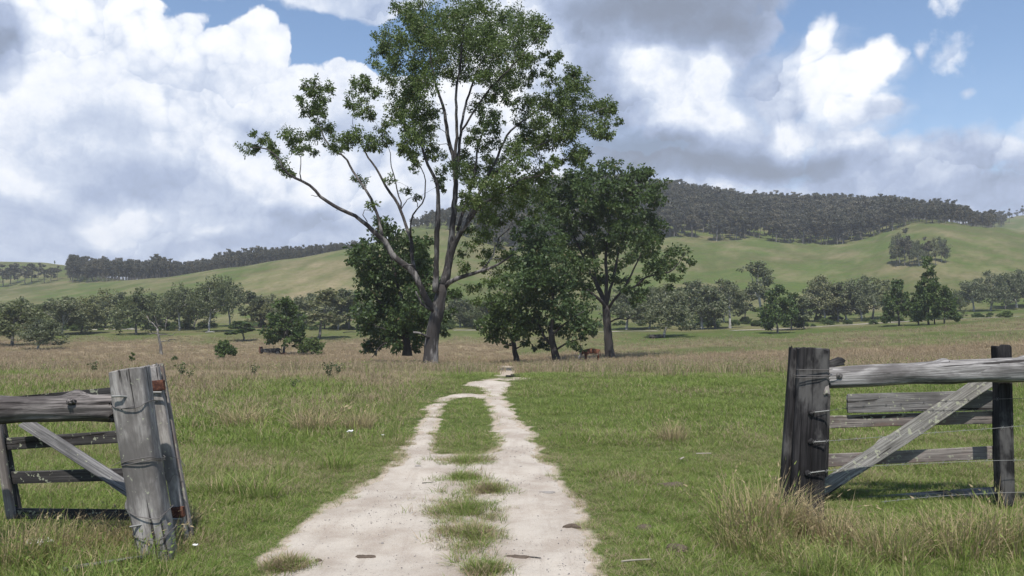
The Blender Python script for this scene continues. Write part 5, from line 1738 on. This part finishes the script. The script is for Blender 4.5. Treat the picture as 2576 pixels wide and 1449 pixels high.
wst, wlf = weed_mesh()
wst.materials.append(M_bark_grey); wlf.materials.append(M_leaf_deep)
wl = ['leftmost dark weed in the brown grass above the left gate', 'dark weed left of the leaning post top', 'dark weed closest to the leaning post top', 'dark leafy weed right of the hinge stile top', 'second dark weed right of the hinge stile top', 'dark weed in the brown grass midway to the tallest gum tree',
      'twiggy weed left of the fallen pale log', 'small weed beside the twiggy weed', 'weed standing right of the brown tussocks']
for (px, py, h, lab) in zip([182, 235, 268, 455, 478, 640, 828, 850, 740], [938, 944, 938, 952, 958, 950, 956, 948, 985], [20, 26, 22, 30, 22, 24, 34, 26, 24], wl):
    q = hit(px, py, 10)
    e = empty('weed', q, lab, 'weed', 'dark weeds in the brown grass')
    s = h * 1.25 / F * q[1] / .48
    e.scale = (s * 1.1, s * 1.1, s); e.rotation_euler = (0, 0, px)
    link('stem', wst, None, e); link('leaves', wlf, None, e)

M_paper, g = material('white paper')
finish(g, g.mix(g.noise(g.node('ShaderNodeTexCoord').outputs['Object'], 18, 3, .6), (.62, .61, .58), (.82, .82, .80)), .8, None, .2, .15, (.8, .8, .78))
M_dung, g = material('dried dung')
o_ = g.node('ShaderNodeTexCoord').outputs['Object']
finish(g, g.mix(g.noise(o_, 22, 4, .65), (.055, .042, .034), (.145, .115, .09)), .95, g.bump(g.noise(o_, 60, 4, .65), .9, .01), .05)
M_chip, g = material('pale dead bark')
finish(g, g.mix(g.noise(g.node('ShaderNodeTexCoord').outputs['Object'], 14, 4, .6), (.20, .18, .14), (.36, .33, .27)), .9, None, .1)
M_stone, g = material('grey stone')
finish(g, g.mix(g.noise(g.node('ShaderNodeTexCoord').outputs['Object'], 9, 4, .6), (.17, .155, .14), (.30, .28, .26)), .9, None, .1)


def crumple(name, px, py, size, lab, seed, up=.04):
    q = gp(px, py)
    mb_ = MB()
    rg = np.random.default_rng(seed)
    for k_ in range(4):
        n_ = 9
        u = np.linspace(-1, 1, n_)
        X, Y = np.meshgrid(u, u)
        ox, oy = rg.uniform(-.35, .35, 2)
        a = rg.uniform(0, 6.28)
        r = size * rg.uniform(.35, .6)
        Zp = .45 * r * (np.abs(vn(X * 1.4 + seed + k_ * 9, Y * 1.4, seed)) + .5 * vn(X * 3.2, Y * 3.2 + k_ * 7, seed + 1)) + .25 * r
        Xr = (X * math.cos(a) - Y * math.sin(a)) * r * .7 + ox * size; Yr = (X * math.sin(a) + Y * math.cos(a)) * r * .7 + oy * size
        ii = np.arange(81).reshape(9, 9)
        qd = np.stack([ii[:-1, :-1], ii[:-1, 1:], ii[1:, 1:], ii[1:, :-1]], -1).reshape(-1, 4)
        V = np.stack([Xr, Yr, Zp], -1).reshape(-1, 3)
        V[:, :2] += rg.normal(0, .05 * r, (81, 2))
        mb_.add(V, qd)
    o = link(name, mb_.mesh(name), M_paper, None, (q[0], q[1], float(ground_z(*q)) + up))
    md_ = o.modifiers.new('thickness', 'SOLIDIFY'); md_.thickness = .0015
    tag(o, lab, 'litter', 'scraps of white litter')


crumple('paper_scrap', 102, 1392, .115, 'largest crumpled white paper scrap, in the grass at the lower left', 3, .07)
crumple('paper_scrap', 489, 1392, .034, 'tiny white scrap right of the foot of the leaning post', 5, .04)
crumple('paper_scrap', 881, 1107, .07, 'white scrap in the grass beyond the round dark green tussock', 6, .09)
crumple('paper_scrap', 962, 1110, .04, 'small pale scrap between the brown tussocks and the track', 7, .07)


def pat(px, py, w, d, h, lab, seed, mat=None, nm='dung_pat', cat='dung', grp='dried dung on and beside the track', rot=0, lift=0.0):
    q = gp(px, py)
    z = float(ground_z(*q))
    mb_ = MB()
    nr_, na = 9, 40
    a = np.arange(na) / na * 2 * np.pi
    out = 1 + .38 * vn(np.cos(a) * 1.7 + seed, np.sin(a) * 1.7, seed) + .22 * vn(np.cos(a) * 4.5 + seed, np.sin(a) * 4.5, seed + 1)
    V = []
    for i in range(nr_ + 1):
        f = i / nr_
        x_, y_ = np.cos(a) * f * out * w / 2, np.sin(a) * f * out * d / 2
        z_ = h * (1 - f ** 3) * (.8 + .5 * vn(x_ * 14 + seed, y_ * 14, seed + 2)) + (0 if i < nr_ else -.012)
        V.append(np.stack([x_, y_, z_], -1))
    V = np.concatenate(V)
    ii = np.arange((nr_ + 1) * na).reshape(nr_ + 1, na)
    qd = np.stack([ii[:-1], ii[1:], np.roll(ii[1:], -1, 1), np.roll(ii[:-1], -1, 1)], -1).reshape(-1, 4)
    mb_.add(V, qd)
    o = link(nm, mb_.mesh(nm), mat or M_dung, None, (q[0], q[1], z + .012 + lift))
    o.rotation_euler = (0, 0, rot)
    return tag(o, lab, cat, grp)


pat(920, 1400, .13, .06, .010, 'dark dung pat on the left wheel track', 4)
pat(800, 1413, .05, .03, .010, 'small dung crumb left of the dark dung pat on the wheel track', 5)
pat(1440, 1332, .11, .05, .02, 'lone grey brown dung pat on the right wheel track', 7)
pat(1306, 1408, .17, .07, .010, 'thin cracked dung crust near the bottom of the right wheel track', 9, rot=-.3)
pat(1378, 1243, .13, .06, .010, 'flat grey stone pressed into the right wheel track', 11, M_stone, 'flat_stone', 'stone', None)
pat(1050, 1178, .07, .04, .014, 'small grey stone on the far part of the left wheel track', 12, M_stone, 'flat_stone', 'stone', None)
pat(1622, 1330, .13, .08, .022, 'crumbly brown dung in the grass nearest the right wheel track', 13, lift=.005)
pat(1700, 1388, .16, .10, .026, 'brown dung mound in the grass at the lower right', 14, lift=.005)
pat(1690, 1222, .24, .14, .03, 'dead brown dung patch in the middle of the right pasture', 15, lift=.005)
pat(1310, 1182, .03, .03, .02, 'pebble between the grass patches and the right wheel track', 17, M_stone, 'pebble', 'pebble', 'pebbles on the track')
pat(1275, 1193 + 20, .03, .025, .018, 'pebble below the middle grass patch', 18, M_stone, 'pebble', 'pebble', 'pebbles on the track')
pat(962, 1372, .022, .02, .014, 'pebble above the dark dung pat', 19, M_stone, 'pebble', 'pebble', 'pebbles on the track')
pat(1180, 1322, .028, .022, .014, 'pebble left of the lowest big grass patch', 20, M_stone, 'pebble', 'pebble', 'pebbles on the track')
pat(1100, 1420, .02, .018, .012, 'pebble at the bottom of the left wheel track', 21, M_stone, 'pebble', 'pebble', 'pebbles on the track')


def stick(nm, px, py, L, r, ang, mat, lab, cat, z=.02, seed=0, flat=1.0):
    q = gp(px, py)
    d = np.array([math.cos(ang), math.sin(ang), .04]) * L / 2
    c_ = np.array([q[0], q[1], float(ground_z(*q)) + z])
    o = timber(nm, c_ - d, c_ + d, r * 2, r * 2 * flat, mat, None, (0, 0, 1), 3, .15, (1, .7), L * .03, seed, 12, 0, 0, .01)
    return tag(o, lab, cat)


stick('bark_strip', 1770, 1160, .14, .02, -.1, M_chip, 'pale bark strip lying in the right pasture', 'bark', .07, 3, .3)
stick('bark_strip', 1716, 1170, .08, .013, 1.0, M_chip, 'small pale bark piece left of the longer strip', 'bark', .06, 4, .4)
stick('twig', 1600, 1432, .17, .006, .1, M_chip, 'pale twig at the lower right edge of the track', 'twig', .05, 5)
stick('twig', 1080, 1405 - 190, .12, .004, .1, M_w_slat, 'thin dark twig across the left wheel track', 'twig', .015, 6)
stick('twig', 1345, 1410, .07, .004, -.4, M_w_slat, 'short dark twig right of the cracked dung crust', 'twig', .015, 7)
stick('plank', 262, 1442, .42, .022, .45, M_w_board, 'weathered grey plank half buried in grass at the bottom left', 'plank', .06, 8, .5)
q = hit(930, 941, 20)
kq = q[1] / F
lg = timber('fallen_log', q + np.array([-22 * kq, 0, 5 * kq]), q + np.array([22 * kq, .3, .5 * kq]), 7 * kq, 7 * kq, M_w_log, None, (0, -1, 0), 2.2, .12, (1.1, .7), .02, 71, 16, 2, .1, .05)
tag(lg, 'pale fallen log in the grass left of the tallest gum tree', 'log')
q = hit(*RT(110, 1196), 30); kq = q[1] / F
lump('tree_stump', q + np.array([0, 0, 4 * kq]), (34 * kq, 1.6, 13 * kq), M_bark_dark, None, 4, .3)
tag(bpy.context.scene.objects['tree_stump'], 'dark heap of dead timber under the grey green tree right of the paddock trees', 'stump')
for i, (x, y, L, ang) in enumerate(((1450, 684, 60, .1), (900, 660, 50, .05), (2410, 684, 90, -.05), (1185, 738, 50, 0))):
    q = hit(*LT(x, y), 40); kq = q[1] / F * .3646
    d = np.array([math.cos(ang), math.sin(ang), 0]) * L / 2 * kq
    o = timber('fallen_branch', q - d + np.array([0, 0, .25]), q + d + np.array([0, 0, .35]), 7 * kq, 7 * kq, M_bark_white if i < 2 else M_bark_dark, None, (0, -1, 0), 2.3, .12, (1, .6), .1, 80 + i, 10, 1, 0, .05)
    tag(o, ['pale fallen branch under the white limbed trees on the left', 'pale fallen branch under the dark crowned tree on the left', 'dark fallen branch left of the very dark tree', 'dark fallen branch beside the dead white tree'][i], 'branch')

# small gravel on the track
gv = []
for i in range(3):
    rg = np.random.default_rng(400 + i)
    d = rg.normal(0, 1, (10, 3)); d /= np.linalg.norm(d, axis=1)[:, None]
    bmx = bpy.data.meshes.new('pebble_shape')
    import bmesh
    bm = bmesh.new()
    for v_ in d * np.array([.5, .4, .3]): bm.verts.new(v_)
    bmesh.ops.convex_hull(bm, input=bm.verts)
    bm.to_mesh(bmx); bm.free()
    bmx.materials.append(M_stone)
    gv.append(bmx)
x = RNG.uniform(-2.3, 1.4, 26000); y = RNG.uniform(3.2, 12, 26000)
k_ = sand(x, y, False) > .02
k_ &= RNG.random(len(x)) < np.clip(.4 + .9 * fbm(x * 2, y * 2, 95), .05, 1) * np.clip(9 / y - .35, .1, 1)
x, y = x[k_], y[k_]
s_ = .005 + .012 * RNG.random(len(x)) ** 4
tag(scatter('gravel', np.stack([x, y, ground_z(x, y) + .012 + s_ * .1], -1), RNG.uniform(0, 6.28, len(x)), s_, gv, RNG.normal(0, .4, (len(x), 2))), 'small loose stones on the sandy track', 'gravel')

# ------------------------------------------------------------------ rusty farm machine under the dark tree on the left
q = hit(*LT(1885, 832), 30)
kq = q[1] / F * .3646
W0 = np.array([q[0], q[1] - .6, q[2]])
mc = empty('farm_machine', W0, 'rusty old farm machine with a long tray and a wheel under the dark green tree', 'farm machine')


def mx_(x, z, dy=0): return W0 + np.array([(x - 1885) * kq, dy, (832 - z) * kq])


timber('tray', mx_(1812, 797), mx_(1930, 800), 30 * kq, 1.3, M_w_slat, mc, (0, -1, 0), 12, .03, (.75, 1.1), 0, 3, 28, 0, 0, .03)
timber('end_board', mx_(1812, 820), mx_(1809, 772), 8 * kq, 1.3, M_rust, mc, (0, -1, 0), 8, .05, (1, 1), 0, 4, 12)
timber('drawbar', mx_(1905, 810, -.5), mx_(1990, 818, -.5), 8 * kq, .12, M_rust, mc, (0, -1, 0), 8, .05, (1, 1), 0, 5, 12)


def ring(name, c, R0, r, mat, parent, n=28, arc=(0, 2 * math.pi)):
    a = np.linspace(*arc, n)
    pts_ = [c + np.array([math.cos(t) * R0, 0, math.sin(t) * R0]) for t in a]
    V, Qd, T_ = tube(pts_, np.full(n, r), 8)
    mb_ = MB(); mb_.add(V, Qd, T_)
    me_ = mb_.mesh(name, True); me_.transform(Matrix.Translation(-parent.location))
    return link(name, me_, mat, parent)


M_tyre, g = material('perished rubber')
finish(g, (.022, .021, .02), .85, None, .2)
wc = mx_(1935, 812, -.72)
wh = ring('wheel', wc, 15 * kq, 5.5 * kq, M_tyre, mc)
mb_ = MB()
V, Qd, T_ = tube([wc + np.array([0, -.10, 0]), wc + np.array([0, .10, 0])], [10 * kq, 10 * kq], 18)
mb_.add(V, Qd, T_)
V, Qd, T_ = tube([wc + np.array([0, -.2, 0]), wc + np.array([0, -.05, 0])], [3 * kq, 4 * kq], 12)
mb_.add(V, Qd, T_)
me_ = mb_.mesh('rim'); me_.transform(Matrix.Translation(-mc.location))
link('rim', me_, M_stone, wh)
ring('mudguard', mx_(1935, 806, -.7), 25 * kq, 4 * kq, M_wire, mc, 16, (.2, 2.9))
for x_ in (1905, 1958):
    timber('stay', mx_(x_, 806, -.6), mx_(x_ + 2, 766, -.6), 4 * kq, .06, M_rust, mc, (0, -1, 0), 6, .05, (1, 1), 0, 8, 10)

# ------------------------------------------------------------------ the cow
YC = 80.0
pc = at(1486, 915, YC)
zc = float(ground_z(pc[0], YC))
pc = np.array([pc[0], YC, zc - .05])
M_cow, g = material('cow hide')
o_ = g.node('ShaderNodeTexCoord').outputs['Object']
sp_ = g.node('ShaderNodeSeparateXYZ'); g.l.new(o_, sp_.inputs[0])
nn_ = g.m('MULTIPLY', g.m('SUBTRACT', g.noise(o_, 3, 3, .5), .5), .25)
wf = g.step(g.m('ADD', g.m('MULTIPLY', sp_.outputs[0], -1), nn_), 1.0, 1.06)
wb = g.m('MULTIPLY', g.step(g.m('ADD', g.m('MULTIPLY', sp_.outputs[2], -1), nn_), -.80, -.74), g.m('LESS_THAN', g.m('ABSOLUTE', g.m('SUBTRACT', sp_.outputs[0], .2)), .45))
c = g.mix(g.m('MAXIMUM', wf, wb), (.11, .042, .022), (.50, .44, .38))
finish(g, c, .7, None, .2)
sk = [((.62, 0, 1.10), .29), ((.1, 0, 1.03), .335), ((-.45, 0, 1.06), .31), ((-.80, 0, .95), .185), ((-1.06, 0, .66), .13), ((-1.15, 0, .52), .125), ((-1.27, 0, .24), .075)]
ed = [(0, 1), (1, 2), (2, 3), (3, 4), (4, 5), (5, 6)]
for s_ in (-1, 1):
    b0 = len(sk)
    sk += [((-.5, .19 * s_, .72), .12), ((-.51, .19 * s_, .40), .062), ((-.49, .19 * s_, .10), .046), ((-.53, .19 * s_, 0), .058)]
    ed += [(2, b0), (b0, b0 + 1), (b0 + 1, b0 + 2), (b0 + 2, b0 + 3)]
    b0 = len(sk)
    sk += [((.62, .20 * s_, .78), .155), ((.78, .20 * s_, .46), .06), ((.74, .20 * s_, .10), .046), ((.70, .20 * s_, 0), .058)]
    ed += [(0, b0), (b0, b0 + 1), (b0 + 1, b0 + 2), (b0 + 2, b0 + 3)]
b0 = len(sk)
sk += [((.93, 0, 1.13), .05), ((1.0, 0, .80), .026), ((.98, 0, .50), .05)]
ed += [(0, b0), (b0, b0 + 1), (b0 + 1, b0 + 2)]
me_ = bpy.data.meshes.new('cow')
me_.from_pydata([p for p, _ in sk], ed, [])
cow = link('cow', me_, M_cow, None, pc)
sm = cow.modifiers.new('skin', 'SKIN')
for i, (p, r) in enumerate(sk):
    me_.skin_vertices[0].data[i].radius = (r, r)
me_.skin_vertices[0].data[0].use_root = True
ss = cow.modifiers.new('sub', 'SUBSURF'); ss.levels = 2; ss.render_levels = 2
sm.use_smooth_shade = True
cow.rotation_euler = (0, 0, math.radians(8))
tag(cow, 'brown cow with a white face grazing in the brown grass, head down', 'cow')
for s_ in (-1, 1):
    V, Qd, T_ = tube([(-1.06, .10 * s_, .70), (-1.03, .20 * s_, .72), (-1.02, .30 * s_, .66)], [.03, .055, .012], 8)
    mb_ = MB(); mb_.add(V * np.array([1, 1, 1]), Qd, T_)
    link('ear', mb_.mesh('ear', True), M_cow, cow)
    V, Qd, T_ = tube([(-1.0, .08 * s_, .74), (-.98, .19 * s_, .82), (-1.04, .24 * s_, .93)], [.03, .022, .006], 8)
    mb_ = MB(); mb_.add(V, Qd, T_)
    link('horn', mb_.mesh('horn', True), M_chip, cow)

# ------------------------------------------------------------------ the air between here and the hills
hx, hy0, hy1, hz0, hz1 = 1760, -80, 1790, -12, 170
V = [(x_, y_, z_) for z_ in (hz0, hz1) for y_ in (hy0, hy1) for x_ in (-hx, hx)]
Fq = [(0, 2, 3, 1), (4, 5, 7, 6), (0, 1, 5, 4), (2, 6, 7, 3), (0, 4, 6, 2), (1, 3, 7, 5)]
M_haze = bpy.data.materials.new('haze')
M_haze.use_nodes = True
ht = M_haze.node_tree
ht.nodes.clear()
ho = ht.nodes.new('ShaderNodeOutputMaterial')
hv = ht.nodes.new('ShaderNodeVolumePrincipled')
hv.inputs['Color'].default_value = (.86, .90, .97, 1)
hv.inputs['Density'].default_value = .00025
ht.links.new(hv.outputs[0], ho.inputs['Volume'])
tag(link('haze', mesh_np('haze', V, [np.array(Fq)]), M_haze), kind='stuff')
